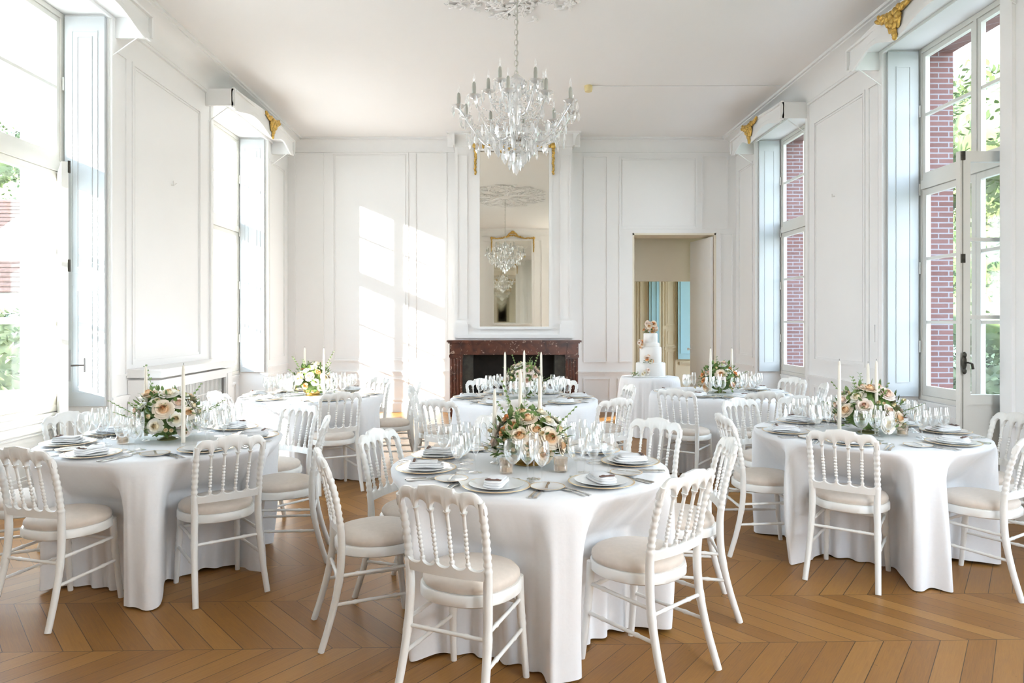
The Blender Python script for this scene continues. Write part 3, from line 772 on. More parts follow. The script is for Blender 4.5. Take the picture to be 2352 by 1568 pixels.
# ---------------------------------------------------------------- chandelier
ch = empty('chandelier', (.13, 5.55, ZC)); tag(ch, 'crystal chandelier with candle arms hanging on a chain from the ceiling rose', 'chandelier')
def chz(z): return z - ZC
mb = MB()
z = -.06; k = 0
while z > chz(3.46):
    big = (k == 7); hh = .045 if not big else .10
    rr_ = .014 if not big else .028
    pts = []
    for i in range(13):
        a = 2*pi*i/12; u = rr_*cos(a); v = hh/2*1.15*sin(a)
        pts.append((u if k % 2 == 0 else 0, 0 if k % 2 == 0 else u, z-hh/2+v))
    mb.tube(pts, .0032, 5, cap=False); z -= hh*.90; k += 1
mb.tube([(.006, 0, -.05), (.008, .004, -.6), (.006, 0, chz(3.45))], .003, 5)
mb.build('chain', M['chain'], ch)
mb = MB()
mb.lathe([(.0, chz(3.46)), (.015, chz(3.46)), (.05, chz(3.43)), (.07, chz(3.41)), (.03, chz(3.37)), (.02, chz(3.30)), (.035, chz(3.25)), (.045, chz(3.2)), (.03, chz(3.12)), (.02, chz(3.06)),
          (.05, chz(3.03)), (.02, chz(3.0)), (.02, chz(2.97))][::-1], 20, capb=False, capt=False)
mb.build('glass_stem', M['crystal'], ch)
mb = MB(); mb.lathe([(.0, chz(2.93)), (.05, chz(2.935)), (.07, chz(2.96)), (.075, chz(2.99)), (.03, chz(3.0)), (.0, chz(3.0))], 20, capb=False, capt=False); mb.build('metal_hub', M['silver'], ch)
dropm = MB(); dropm.add([(0,0,0), (.012,0,-.02), (0,.008,-.02), (-.012,0,-.02), (0,-.008,-.02), (.017,0,-.055), (0,.010,-.055), (-.017,0,-.055), (0,-.010,-.055), (0,0,-.085)],
    [(0,1,2),(0,2,3),(0,3,4),(0,4,1),(1,5,6,2),(2,6,7,3),(3,7,8,4),(4,8,5,1),(5,9,6),(6,9,7),(7,9,8),(8,9,5)])
drop_me = dropm.mesh('crystal_drop', M['crystal'], smooth=False)
def bead_into(mb, p, r=.007): mb.ell(p, (r, r, r), None, 6, 4)
R = random.Random(21)
ndrop = [0]; rest = MB()
def drop(parent, p, s=1.0):
    if ndrop[0] < 96:
        inst('crystal_drop', drop_me, parent, p, (0, 0, R.uniform(0, 3)), s); ndrop[0] += 1
    else:
        rest.merge(dropm, Matrix.Translation(Vector(p)) @ Matrix.Rotation(R.uniform(0, 3), 4, 'Z') @ Matrix.Scale(s, 4))
arm_specs = [(2*pi*k/10+.16, .455, 3.17) for k in range(10)] + [(2*pi*k/5+.35, .23, 3.33) for k in range(5)]
for a, rad, zt in arm_specs:
    ca, sa = cos(a), sin(a); pts = []
    for i in range(17):
        t = i/16
        if rad > .3: rr_ = .03+(rad-.03)*t; zz = 3.0 + .13*sin(t*pi*.55) - .19*sin(t*pi)**1.2 + (zt-3.13)*t**2 + .0
        else: rr_ = .03+(rad-.03)*t; zz = 3.14-.04*sin(t*pi)+(zt-3.14)*t**2
        pts.append((ca*rr_, sa*rr_, chz(zz)))
    m1 = MB(); m1.tube(pts, .009, 7); e = pts[-1]
    arm = m1.build('arm', M['crystal'], ch)
    m2 = MB(); m2.lathe([(.0, 0), (.02, 0), (.05, .018), (.055, .022), (.02, .012), (0, .012)], 14, e, capb=False, capt=False); m2.build('drip_pan', M['crystal'], arm)
    m3 = MB(); m3.lathe([(.014, .012), (.015, .085), (.012, .115), (.004, .125)], 12, e); m3.lathe([(.017, .01), (.017, .018)], 12, e); m3.build('candle_sleeve', M['sleeve'], arm)
    m4 = MB(); m4.lathe([(.004, .125), (.010, .145), (.008, .165), (.001, .19)], 10, e); m4.build('bulb', M['glass'], arm)
    for j in range(5):
        b = 2*pi*j/5; drop(ch, (e[0]+.05*cos(b), e[1]+.05*sin(b), e[2]+.012), .85)
    # swagged bead strings
    m5 = MB()
    top = Vector((ca*.05, sa*.05, chz(3.38))) if rad < .3 else Vector((ca*.16, sa*.16, chz(3.12)))
    for i in range(15):
        t = i/14; p = top.lerp(Vector(e), t) - Vector((0, 0, .10*sin(t*pi))); bead_into(m5, p, .0075)
    nx_a = a + 2*pi/(10 if rad > .3 else 5); e2 = Vector((cos(nx_a)*rad, sin(nx_a)*rad, e[2]))
    for i in range(12):
        t = i/11; p = Vector(e).lerp(e2, t) - Vector((0, 0, .11*sin(t*pi))); bead_into(m5, p, .0075)
    m5.build('bead_string', M['crystal'], arm, smooth=False)
    if rad > .3:
        for i in (5, 8, 11, 14):
            p = pts[i]; drop(ch, (p[0], p[1], p[2]-.012), 1.0)
for ring, (rr_, zz, cnt, s) in enumerate(((.20, 2.99, 16, 1.05), (.15, 2.92, 14, 1.1), (.10, 2.86, 10, 1.15), (.055, 2.82, 6, 1.3), (.30, 3.02, 16, 1.0), (.38, 2.98, 18, 1.0), (.08, 3.40, 10, .9), (.13, 3.28, 12, .9))):
    for k in range(cnt):
        b = 2*pi*k/cnt+ring; drop(ch, (rr_*cos(b), rr_*sin(b), chz(zz)+R.uniform(-.02, .02)), s)
drop(ch, (0, 0, chz(2.79)), 1.5)
m6 = MB()
for rr_, zz in ((.20, 3.0), (.15, 2.93), (.10, 2.87), (.055, 2.83)):
    pts = [(rr_*cos(2*pi*i/24), rr_*sin(2*pi*i/24), chz(zz)) for i in range(25)]; m6.tube(pts, .004, 5, cap=False)
for k in range(12):
    b = 2*pi*k/12
    for i in range(9):
        t = i/8; rr_ = .20-.15*t; bead_into(m6, (rr_*cos(b), rr_*sin(b), chz(3.0-.17*t-.02*sin(t*pi))), .008)
for k in range(14):
    b = 2*pi*k/14
    for i in range(16):
        t = i/15; rr_ = .07+.12*t; bead_into(m6, (rr_*cos(b), rr_*sin(b), chz(3.40-.40*t-.05*sin(t*pi))), .007)
o = m6.build('crystal_beads', M['crystal'], ch, smooth=False); o['kind'] = 'stuff'
o = rest.build('crystal_drops', M['crystal'], ch, smooth=False); o['kind'] = 'stuff'

# =============================================================== FURNITURE
# name, centre x, centre y, radius, words for it, seats [(angle, word, chair point or None)]
TABLES = [
 ('front centre table', .15, 3.66, [(-108, 'front left', (-.235, 2.68, .42, .91)), (-54, 'front right', (.80, 2.96, -.66, .75)), (4, 'right', (1.22, 3.75, -.99, .12)), (44, 'back right', (1.0, 4.50)), (97, 'back', (.02, 4.78)), (155, 'back left', (-.705, 4.05)), (194, 'left', (-.87, 3.42, .94, .33))]),
 ('near left table', -2.10, 4.42, [(-108, 'front', (-2.38, 3.50, .28, .96)), (-41, 'front right', (-1.465, 3.855, -.62, .785)), (12, 'right', (-1.14, 4.62)), (60, 'back right', (-1.52, 5.38)), (108, 'back', (-2.26, 5.42)), (153, 'back left', (-2.95, 4.83)), (196, 'left', (-3.06, 4.05))]),
 ('near right table', 2.45, 4.72, [(-125, 'front left', (1.955, 4.04, .60, .80)), (-56, 'front right', (2.97, 3.92)), (0, 'right', (3.50, 4.78)), (40, 'back right', None), (82, 'back', (2.50, 5.87)), (118, 'back left', (1.93, 5.70)), (180, 'left', (1.50, 4.74))]),
 ('back left table', -1.88, 7.08, [(-59, 'front right', (-1.40, 6.22)), (-128, 'front left', (-2.51, 6.28)), (12, 'right', (-.85, 7.31)), (55, 'back right', (-1.35, 7.85)), (130, 'back left', (-2.46, 7.95)), (182, 'left', None)]),
 ('middle fireplace table', .23, 6.80, [(239, 'front left', (-.50, 5.66)), (-92, 'front', (.15, 5.60)), (-48, 'front right', (.95, 5.72)), (6, 'right', (1.28, 6.92)), (60, 'back right', (.67, 7.62)), (118, 'back left', (-.20, 7.62)), (176, 'left', (-.86, 6.80))]),
 ('back right table', 2.30, 7.36, [(232, 'front left', (1.62, 6.50)), (-87, 'front', (2.36, 6.26)), (-15, 'right', (3.27, 7.10)), (25, 'back right', (3.25, 7.80)), (180, 'left', None)]),
]
RT = .72
ZTOP = .772

# ---- chair prototype
def rings(path_fn, zs, rfn, n=60):
    pts = []; rad = []
    for i in range(n+1):
        t = i/n; p = path_fn(t); pts.append(p); rad.append(rfn(t))
    return pts, rad
def interp(pts, t):
    n = len(pts)-1; x = t*n; i = min(int(x), n-1); f = x-i
    p0 = Vector(pts[max(i-1, 0)]); p1 = Vector(pts[i]); p2 = Vector(pts[i+1]); p3 = Vector(pts[min(i+2, n)])
    return 0.5*((2*p1) + (p2-p0)*f + (2*p0-5*p1+4*p2-p3)*f*f + (3*p1-p0-3*p2+p3)*f**3)

def seat_outline(N=48, s=1.0):
    pts = []
    for i in range(N):
        a = 2*pi*i/N; c, q = cos(a), sin(a); e = 2.6 if q < 0 else 2.15
        x = .208*abs(c)**(2/e)*(1 if c >= 0 else -1); y = .205*abs(q)**(2/e)*(1 if q >= 0 else -1)
        if y < 0: x *= 1 - .13*(-y/.205)
        pts.append((x*s, y*s+.005))
    return pts
chair = empty('banquet_chair')
SD = (-1, 1)
for s in SD:
    ctl = [(s*.192, -.285, 0), (s*.183, -.235, .16), (s*.176, -.200, .32), (s*.172, -.190, .46), (s*.175, -.197, .58), (s*.176, -.222, .72), (s*.178, -.262, .848)]
    def rf(t):
        z = t*.86
        r = .0155 + .0035*min(z/.4, 1) if z < .46 else .0185 - .004*(z-.46)/.4
        if .575 < z < .76:
            q = (z-.575)/.185; r = .0125 + .0055*abs(sin(q*pi*6))
        for c in (.255, .27, .285, .56, .775): r += .0035*math.exp(-((z-c)/.004)**2)
        return r
    mb = MB(); pts, rad = rings(lambda t: interp(ctl, t), None, rf, 110); mb.tube(pts, rad, 10)
    mb.build('rear_leg', M['chair'], chair, angle=60)
    ctl2 = [(s*.158, .140, .445), (s*.163, .150, .30), (s*.170, .163, .15), (s*.176, .180, 0)]
    def rf2(t):
        z = .445*(1-t); r = .014+.006*z/.445
        for c in (.235, .25, .265): r += .003*math.exp(-((z-c)/.004)**2)
        return r
    mb = MB(); pts, rad = rings(lambda t: interp(ctl2, t), None, rf2, 40); mb.tube(pts, rad, 10); mb.build('front_leg', M['chair'], chair, angle=60)
# crest
def crest_y(x, z): return -.258 - .022*(1-(x/.2)**2) - (z-.85)*.25
ups = [-.188, -.113, -.038, .038, .113, .188]
def z_low(x):
    ax = max(-.188, min(.188, x))
    for i in range(5):
        if ups[i] <= ax <= ups[i+1]:
            m_ = (ups[i]+ups[i+1])/2; h = (ups[i+1]-ups[i])/2; q = min(1, abs(ax-m_)/(h*.86))
            return .795 + .042*sqrt(max(0, 1-q*q))
    return .80
def z_top(x):
    a = abs(x); z = .893 + .010*math.exp(-(a/.05)**2)
    if a > .085: z = .884 - .006*math.sin(min(1, (a-.085)/.04)*pi) + .0
    if a > .15: z = .884 - .058*((a-.15)/.058)**2.4
    return z
mb = MB(); N = 96; vs = []; fs = []
for i in range(N+1):
    x = (-.206+.412*i/N); zl, zt_ = z_low(x), max(z_top(x), z_low(x)+.012)
    for dy, f in ((-.013, .12), (-.007, 0), (.007, 0), (.013, .12), (.013, .8), (.006, 1), (-.006, 1), (-.013, .8)):
        zz = zl+(zt_-zl)*f; vs.append((x*.93, crest_y(x, zz)+dy, zz))
for i in range(N):
    for j in range(8): fs.append((i*8+j, i*8+(j+1) % 8, (i+1)*8+(j+1) % 8, (i+1)*8+j))
fs.append(tuple(range(8))[::-1]); fs.append(tuple(N*8+j for j in range(8)))
mb.add(vs, fs); mb.build('crest_rail', M['chair'], chair, angle=50)
# lower rail
lows = [-.172, -.100, -.034, .034, .100, .172]
def lr_top(x):
    for i in range(5):
        if lows[i] <= x <= lows[i+1]:
            m_ = (lows[i]+lows[i+1])/2; h = (lows[i+1]-lows[i])/2; return .592 - .020*sqrt(max(0, 1-(abs(x-m_)/(h*.9))**2)) if abs(x-m_) < h*.9 else .594
    return .59
mb = MB(); vs = []; fs = []; N = 80
def lr_y(x): return -.199 - .018*(1-(x/.175)**2)
for i in range(N+1):
    x = -.172+.344*i/N; zt_ = lr_top(x)
    for dy, zz in ((-.010, .533), (.010, .533), (.010, zt_-.004), (.005, zt_), (-.005, zt_), (-.010, zt_-.004)): vs.append((x, lr_y(x)+dy-(zz-.56)*.15, zz))
for i in range(N):
    for j in range(6): fs.append((i*6+j, i*6+(j+1) % 6, (i+1)*6+(j+1) % 6, (i+1)*6+j))
mb.add(vs, fs); mb.build('lower_back_rail', M['chair'], chair, angle=50)
for i in range(1, 5):
    xt, xb = ups[i], lows[i]
    A = Vector((xb, lr_y(xb)-.004, .588)); B = Vector((xt*.93, crest_y(xt, .80), .803))
    def rf(t):
        r = .0065 + .0015*t
        if .12 < t < .70: r = .0052 + .0042*abs(sin((t-.12)/.58*pi*7))
        if t > .93: r += .008*(t-.93)/.07
        if t < .05: r += .004
        return r
    mb = MB(); pts, rad = rings(lambda t: A.lerp(B, t), None, rf, 90); mb.tube(pts, rad, 8); mb.build('spindle', M['chair'], chair, angle=60)
# seat
mb = MB(); o1 = seat_outline(48, 1.0)
levels = [(.965, .408), (1.0, .414), (1.0, .448), (.97, .456)]
vs = [(x*k, y*k, z) for k, z in levels for x, y in o1]; n = 48
fs = [(j*n+i, j*n+(i+1) % n, (j+1)*n+(i+1) % n, (j+1)*n+i) for j in range(3) for i in range(n)] + [tuple(range(n))[::-1], tuple(3*n+i for i in range(n))]
mb.add(vs, fs); mb.build('seat_frame', M['chair'], chair, angle=50)
mb = MB(); levels = [(.93, .4565), (.965, .470), (.955, .484), (.90, .497), (.75, .507), (.5, .513), (.25, .515), (.02, .516)]
vs = [(x*k, y*k+.004, z) for k, z in levels for x, y in o1]
fs = [(j*n+i, j*n+(i+1) % n, (j+1)*n+(i+1) % n, (j+1)*n+i) for j in range(len(levels)-1) for i in range(n)] + [tuple(range(n))[::-1], tuple((len(levels)-1)*n+i for i in range(n))]
mb.add(vs, fs); mb.build('seat_cushion', M['cushion'], chair, angle=60)
def stretcher(a, b, r=.0085):
    mb = MB(); A, B = Vector(a), Vector(b)
    pts = [A.lerp(B, i/24) for i in range(25)]
    rad = [r + .0028*(math.exp(-(((i/24)-.25)/.02)**2) + math.exp(-(((i/24)-.75)/.02)**2)) - .002*(1 if i in (0, 24) else 0) for i in range(25)]
    mb.tube(pts, rad, 8); mb.build('stretcher', M['chair'], chair, angle=60)
stretcher((-.175, -.202, .31), (.175, -.202, .31))
stretcher((-.162, .150, .33), (.162, .150, .33))
for s in SD:
    stretcher((s*.181, -.222, .205), (s*.168, .158, .215)); stretcher((s*.176, -.204, .335), (s*.163, .149, .345))
CS = snapshot(chair)
GRP = 'white banquet chairs at the dining tables'
first = [True]
CHAIRS = {}
for tn, cx, cy, seats in TABLES:
    CHAIRS[tn] = []
    for a, word, m_ in seats:
        if m_ is None: continue
        mx, my = m_[:2]; dx, dy = (cx-mx, cy-my) if len(m_) == 2 else m_[2:]; L = hypot(dx, dy); fx, fy = dx/L, dy/L
        ox, oy = mx+fx*.27, my+fy*.27; rz = atan2(fy, fx)-pi/2
        if first[0]:
            o = chair; o.location = (ox, oy, 0); o.rotation_euler = (0, 0, rz); first[0] = False
        else: o = dup(chair, CS, (ox, oy, 0), rz)
        tag(o, 'white spindle-back chair with beige cushion, %s seat, %s' % (word, tn), 'chair', GRP)
        CHAIRS[tn].append((ox, oy, fx, fy))

# ---- tables and cloths
def table(cx, cy, R, name, H=.765):
    r = empty('round_table', (cx, cy, 0)); tag(r, 'round table hidden under the white cloth of the %s' % name, 'table')
    mb = MB(); mb.lathe([(0, H-.03), (R-.07, H-.03), (R-.06, H-.015), (R-.065, H), (0, H)], 48, capb=False, capt=False); mb.build('tabletop', M['wood'], r)
    mb = MB(); mb.lathe([(.04, .05), (.03, .2), (.03, H-.031)], 16); mb.build('pedestal', M['wood'], r)
    mb = MB()
    for k in range(4):
        a = pi/4+k*pi/2; mb.tube([(.02*cos(a), .02*sin(a), .12), (.12*cos(a), .12*sin(a), .06), (.2*cos(a), .2*sin(a), .016)], .014, 8)
    mb.build('foot', M['wood'], r)
def cloth(cx, cy, R, seed, name, chairs=(), nf=21, amp=.062, flare=.012, fine=0.0):
    rnd = random.Random(seed); NA = 480
    offs = sorted([(k+rnd.uniform(-.30, .30))/nf*2*pi for k in range(nf)]); am = [rnd.uniform(.5, 1.15) for _ in offs]; wd = [rnd.uniform(.085, .17)*16/nf for _ in offs]
    lean = [rnd.uniform(-.10, .10) for _ in offs]
    def F(th, t):
        v = 0
        for o_, a_, w_, l_ in zip(offs, am, wd, lean):
            d = (th-o_-l_*t+pi) % (2*pi)-pi
            k = w_*(1.5-.55*t); e = abs(d)/k
            if e < 3.2:
                v += a_*math.exp(-e**2.0*1.3)*(1.0)
        return v
    zs = []
    nz = 34
    mb = MB(); vs = []; fs = []
    rad = [0, .2, .45, .7, .9, 1.0]
    rows = []
    for q in rad: rows.append(('top', q))
    for k in range(1, nz+1): rows.append(('side', k/nz))
    for kind, q in rows:
        for i in range(NA):
            th = 2*pi*i/NA
            if kind == 'top':
                r_ = (R-.012)*q; z_ = ZTOP-.0 - (.002 if q == 1 else 0) ; x, y = r_*cos(th), r_*sin(th)
            else:
                t = q; f_ = F(th, t); tt = min(1, t*1.15)
                g = (1-(1-tt)**2)
                r_ = R + .004 + flare*t**1.3 + amp*g*(f_-.35) + fine*sin(th*37+seed)*t
                if t < .06: r_ = R + (r_-R)*t/.06 - .008*(1-t/.06)
                hem = .006 + .045*max(0, .8-f_)*.5*(.5+.5*sin(th*3+seed))
                z_ = (ZTOP-.006) + (hem-(ZTOP-.006))*t
                n_ = noise.noise(Vector((cos(th)*4, sin(th)*4, z_*2.2+seed)))
                r_ += .012*n_*t + (.020*noise.noise(Vector((cos(th)*10, sin(th)*10, seed*1.7+t*.4))) + .005*noise.noise(Vector((cos(th)*22, sin(th)*22, seed*2.3+t*.6))))*min(1, t*3)
                x, y = r_*cos(th), r_*sin(th)
                # the cloth gives way in front of the chairs pushed against it
                if z_ < .765:
                    blend = min(1, (.765-z_)/.25)
                    for ox, oy, fx, fy in chairs:
                        rx, ry = ox-cx, oy-cy
                        u = (x-rx)*(-fy)*-1 + (y-ry)*(-fx)*1
                        u = (x-rx)*fy - (y-ry)*fx
                        v_ = (x-rx)*fx + (y-ry)*fy
                        au = min(abs(u), .24)/.24
                        pl = .5+.5*sin(u*52+seed+ox*9)
                        lim = .231 - .030*au**3 + .004*pl
                        if z_ < .41: q_ = min(1, (.41-z_)/.30); lim = lim + q_*(-.004 + .035*pl)
                        wgt = 1 if abs(u) < .20 else max(0, 1-(abs(u)-.20)/.15)
                        wgt = wgt*wgt*(3-2*wgt)
                        if wgt > 0 and v_ < lim and v_ > -.45:
                            dlt = (lim - v_)*blend*wgt
                            x += fx*dlt; y += fy*dlt
            vs.append((x, y, z_))
    for j in range(len(rows)-1):
        for i in range(NA): fs.append((j*NA+i, j*NA+(i+1) % NA, (j+1)*NA+(i+1) % NA, (j+1)*NA+i))
    mb.add(vs, [f_[::-1] for f_ in fs])
    o = mb.build('tablecloth', M['cloth'], angle=180); o.location = (cx, cy, 0)
    tag(o, 'floor-length white tablecloth of the %s' % name, 'tablecloth', 'white round tablecloths')
for i, (tn, cx, cy, seats) in enumerate(TABLES):
    table(cx, cy, RT, tn); cloth(cx, cy, RT, i*7+3, tn, CHAIRS[tn])
table(2.02, 9.5, .39, 'small cake table'); cloth(2.02, 9.5, .39, 99, 'small cake table', nf=17, amp=.035, flare=.05)

# ---- place settings
def lathe_mesh(name, prof, m, seg=32, **k): mb = MB(); mb.lathe(prof, seg, **k); return mb.mesh(name, m)
plate_me = lathe_mesh('charger_plate', [(0, 0), (.085, 0), (.10, .003), (.148, .014), (.150, .0155), (.146, .0165), (.10, .008), (.085, .006), (0, .006)], M['china'], 40, capb=False, capt=False)
rim_me = lathe_mesh('gold_rim', [(.1455, .0167), (.1465, .0178), (.152, .0172), (.153, .0155), (.149, .0140)], M['champagne'], 40, capb=False, capt=False)
dplate_me = lathe_mesh('dinner_plate', [(0, 0), (.07, 0), (.085, .004), (.122, .014), (.124, .0155), (.12, .0160), (.085, .008), (0, .007)], M['china'], 40, capb=False, capt=False)
bplate_me = lathe_mesh('bread_plate', [(0, 0), (.045, 0), (.055, .003), (.078, .010), (.079, .0115), (.074, .0115), (.05, .006), (0, .005)], M['china'], 32, capb=False, capt=False)
brim_me = lathe_mesh('gold_rim', [(.0745, .0118), (.0765, .0128), (.080, .0122), (.0795, .0110)], M['champagne'], 32, capb=False, capt=False)
def glass_me(name, stem, bowl):
    prof = [(.033, 0), (.034, .002), (.012, .005), (.004, .010), (.0032, stem*.5), (.004, stem-.004)] + [(r_, stem+z_) for r_, z_ in bowl]
    inner = [(r_-.0012, stem+z_) for r_, z_ in bowl[::-1] if r_ > .006]
    return lathe_mesh(name, prof+inner+[(0, stem+.006)], M['glass'], 20, capt=False)
wine_me = glass_me('wine_glass', .085, [(.014, .003), (.030, .022), (.037, .048), (.036, .075), (.031, .105), (.029, .115)])
gob_me = glass_me('water_goblet', .075, [(.016, .003), (.035, .022), (.044, .050), (.045, .075), (.040, .105), (.038, .112)])
flu_me = glass_me('champagne_flute', .085, [(.008, .004), (.018, .025), (.024, .06), (.025, .09), (.022, .13), (.021, .135)])
def fork_mesh():
    mb = MB(); mb.grid(lambda u, v: (( .0035+.006*max(0, (v-.62)/.12 if v < .74 else 1)*1)*(2*u-1) if v < .99 else .009*(2*u-1), -.10+.14*v, .004+.004*sin(v*pi)), 2, 20)
    for k in range(4): x = -.008+k*.0053; mb.box(x-.0013, x+.0013, .038, .09, .003, .005)
    mb.box(-.006, .006, -.10, -.07, .002, .005); mb.box(-.0025, .0025, -.07, .03, .002, .0055)
    return mb.mesh('fork', M['silver'])
def knife_mesh(L=.2, w=.008, nm='knife'):
    mb = MB(); mb.box(-.005, .005, -L/2, 0, .001, .006); mb.box(-.0065, .0065, -L/2-.002, -L/2+.02, .001, .0065)
    mb.add([(-.003, 0, .001), (.003, 0, .001), (w, .03, .001), (w*.9, L/2-.02, .001), (0, L/2, .001), (-.004, L/2-.03, .001), (-.003, 0, .003), (.003, 0, .003), (w, .03, .003), (w*.9, L/2-.02, .003), (0, L/2, .003), (-.004, L/2-.03, .003)],
           [(5,4,3,2,1,0), (6,7,8,9,10,11), (0,1,7,6), (1,2,8,7), (2,3,9,8), (3,4,10,9), (4,5,11,10), (5,0,6,11)])
    return mb.mesh(nm, M['silver'], smooth=False)
fork_me = fork_mesh(); knife_me = knife_mesh(); bknife_me = knife_mesh(.14, .009, 'butter_knife')
def napkin_mesh():
    mb = MB()
    def layer(w, l, z, h, ox=0, oy=0, sag=.0):
        def fn(u, v):
            th = 2*pi*u; c, s = cos(th), sin(th); e = .35
            x = w*abs(c)**e*(1 if c >= 0 else -1); y = l*abs(s)**e*(1 if s >= 0 else -1)
            k = 1 - .06*(2*v-1)**2
            return (x*k+ox, y*k+oy, z+h*v+.003*sin(x*40+y*23))
        mb.grid(fn, 32, 4, closeu=True); n0 = len(mb.v)-32; mb.f.append(tuple(range(n0, n0+32))); mb.f.append(tuple(range(len(mb.v)-160, len(mb.v)-128))[::-1])
    layer(.046, .088, 0, .010); layer(.044, .080, .011, .009, .002, -.004); layer(.041, .070, .021, .007, -.002, -.01)
    return mb.mesh('napkin', M['napkin'], angle=70)
nap_me = napkin_mesh()
mb = MB(); mb.box(-.048, .048, -.018, -.006, .0, .032); ribbon_me = mb.mesh('ribbon', M['card'], smooth=False)
mb = MB(); mb.box(-.036, .036, -.065, -.052, .0295, .0335); mb.ell((-.02, -.060, .033), (.012, .006, .005)); mb.ell((.018, -.059, .033), (.010, .005, .004)); clasp_me = mb.mesh('cord', M['ink'])
mb = MB(); mb.box(-.038, .038, -.030, .030, 0, .0012); card_me = mb.mesh('menu_card', M['card'], smooth=False)

def place(root_maker, x, y, z, rz): pass
def one(name, me, x, y, z, rz, label, cat, group, parts=(), s=None):
    o = inst(name, me, None, (x, y, z), (0, 0, rz), s); tag(o, label, cat, group)
    for pn, pm in parts: inst(pn, pm, o)
    return o
R = random.Random(5)
for ti, (tn, cx, cy, seats) in enumerate(TABLES):
    near = ti < 3
    for a, word, m_ in seats:
        ar = radians(a); ix, iy = -cos(ar), -sin(ar); rx, ry = iy, -ix; rz = atan2(iy, ix)-pi/2
        def at(u, v):    # u to the diner's right, v inward from the rim
            return cx + cos(ar)*(RT-v) + rx*u, cy + sin(ar)*(RT-v) + ry*u
        W_ = '%s seat, %s' % (word, tn)
        zt = ZTOP+.001
        x, y = at(0, .185); one('charger_plate', plate_me, x, y, zt, 0, 'gold-rimmed white charger plate, '+W_, 'plate', 'gold-rimmed charger plates', [('gold_rim', rim_me)])
        one('dinner_plate', dplate_me, x, y, zt+.0085, 0, 'white dinner plate on the charger, '+W_, 'plate', 'dinner plates')
        one('napkin', nap_me, x, y, zt+.0195, rz+R.uniform(-.35, .35), 'folded white napkin on the plate, '+W_, 'napkin', 'folded napkins', [('cord', clasp_me)])
        x, y = at(-.185, .16); one('fork', fork_me, x, y, zt, rz+R.uniform(-.06, .06), 'silver fork beside the plate, '+W_, 'fork', 'forks')
        x, y = at(.185, .16); one('knife', knife_me, x, y, zt, rz+R.uniform(-.06, .06), 'silver knife right of the plate, '+W_, 'knife', 'knives')
        if near:
            x, y = at(-.212, .165); one('fork', fork_me, x, y, zt, rz+R.uniform(-.04, .04), 'outer silver fork, '+W_, 'fork', 'forks')
            x, y = at(.21, .165); one('knife', knife_me, x, y, zt, rz+R.uniform(-.04, .04), 'outer silver knife, '+W_, 'knife', 'knives')
        if not near or word in ('front', 'front left', 'front right', 'left', 'right', 'back right', 'back left', 'back'):
            x, y = at(-.25, .27); one('bread_plate', bplate_me, x, y, zt, 0, 'small bread plate, '+W_, 'plate', 'small bread plates', [('gold_rim', brim_me)])
            one('butter_knife', bknife_me, x, y, zt+.0125, rz+R.uniform(-.9, .3), 'butter knife across the bread plate, '+W_, 'knife', 'butter knives')
        x, y = at(.10, .345); one('wine_glass', wine_me, x, y, zt, 0, 'clear tulip wine glass, '+W_, 'glass', 'tulip wine glasses')
        x, y = at(.175, .315); one('wine_glass', wine_me, x, y, zt, 0, 'second clear tulip wine glass, nearer the knife, '+W_, 'glass', 'tulip wine glasses')
        x, y = at(.02, .375); one('water_goblet', gob_me, x, y, zt, 0, 'wide clear water goblet, '+W_, 'glass', 'water goblets')
        x, y = at(.11, .415); one('champagne_flute', flu_me, x, y, zt, 0, 'slim champagne flute, '+W_, 'glass', 'champagne flutes')

# ---- flowers
def rose_mesh(name, m, rad, layers, seed, open_=1.0):
    rnd = random.Random(seed); mb = MB()
    for li, (n_, r0, h, tilt) in enumerate(layers):
        for k in range(n_):
            a = 2*pi*k/n_ + li*.7 + rnd.uniform(-.15, .15); wd = min(2.4, 2*pi/n_*1.35)*r0*rad
            def fn(u, v):
                s = (u-.5)*2; ww = wd*.5*(sin(pi*(.12+.72*v))**.6); ang = s*ww/(r0*rad+.002)
                rr_ = rad*(r0*(.35+.65*v**.7) + tilt*v*v*.28) - .0; zz = rad*(h*v*(1-.13*s*s) - .05*tilt*v**3*4) 
                if r0 < .55: rr_ *= 1-.38*v**2.5
                if v > .85 and r0 > .6: rr_ += rad*.05
                aa = a+ang
                return (rr_*cos(aa), rr_*sin(aa), zz)
            mb.grid(fn, 4, 4)
    mb.ell((0, 0, rad*.34), (rad*.17, rad*.17, rad*.36), None, 8, 4); mb.ell((0, 0, rad*.10), (rad*.52, rad*.52, rad*.30), None, 10, 4)
    return mb.mesh(name, m, angle=180)
FULL = [(3, .20, .80, 0), (4, .32, .82, .0), (5, .44, .80, .0), (5, .54, .74, .1), (6, .66, .66, .5), (6, .78, .56, .8), (7, .88, .42, 1.1)]
BUD = [(3, .14, .9, 0), (4, .30, .9, .0), (5, .45, .8, .2)]
ROSE = {
 'peach': rose_mesh('rose', M['r_peach'], .046, FULL, 1), 'cream': rose_mesh('rose', M['r_cream'], .044, FULL, 2), 'blush': rose_mesh('rose', M['r_blush'], .044, FULL, 3),
 'orange': rose_mesh('small_rose', M['r_orange'], .030, FULL, 4), 'white': rose_mesh('small_rose', M['r_white'], .030, FULL, 5), 'bud': rose_mesh('rose_bud', M['r_cream'], .026, BUD, 6)}
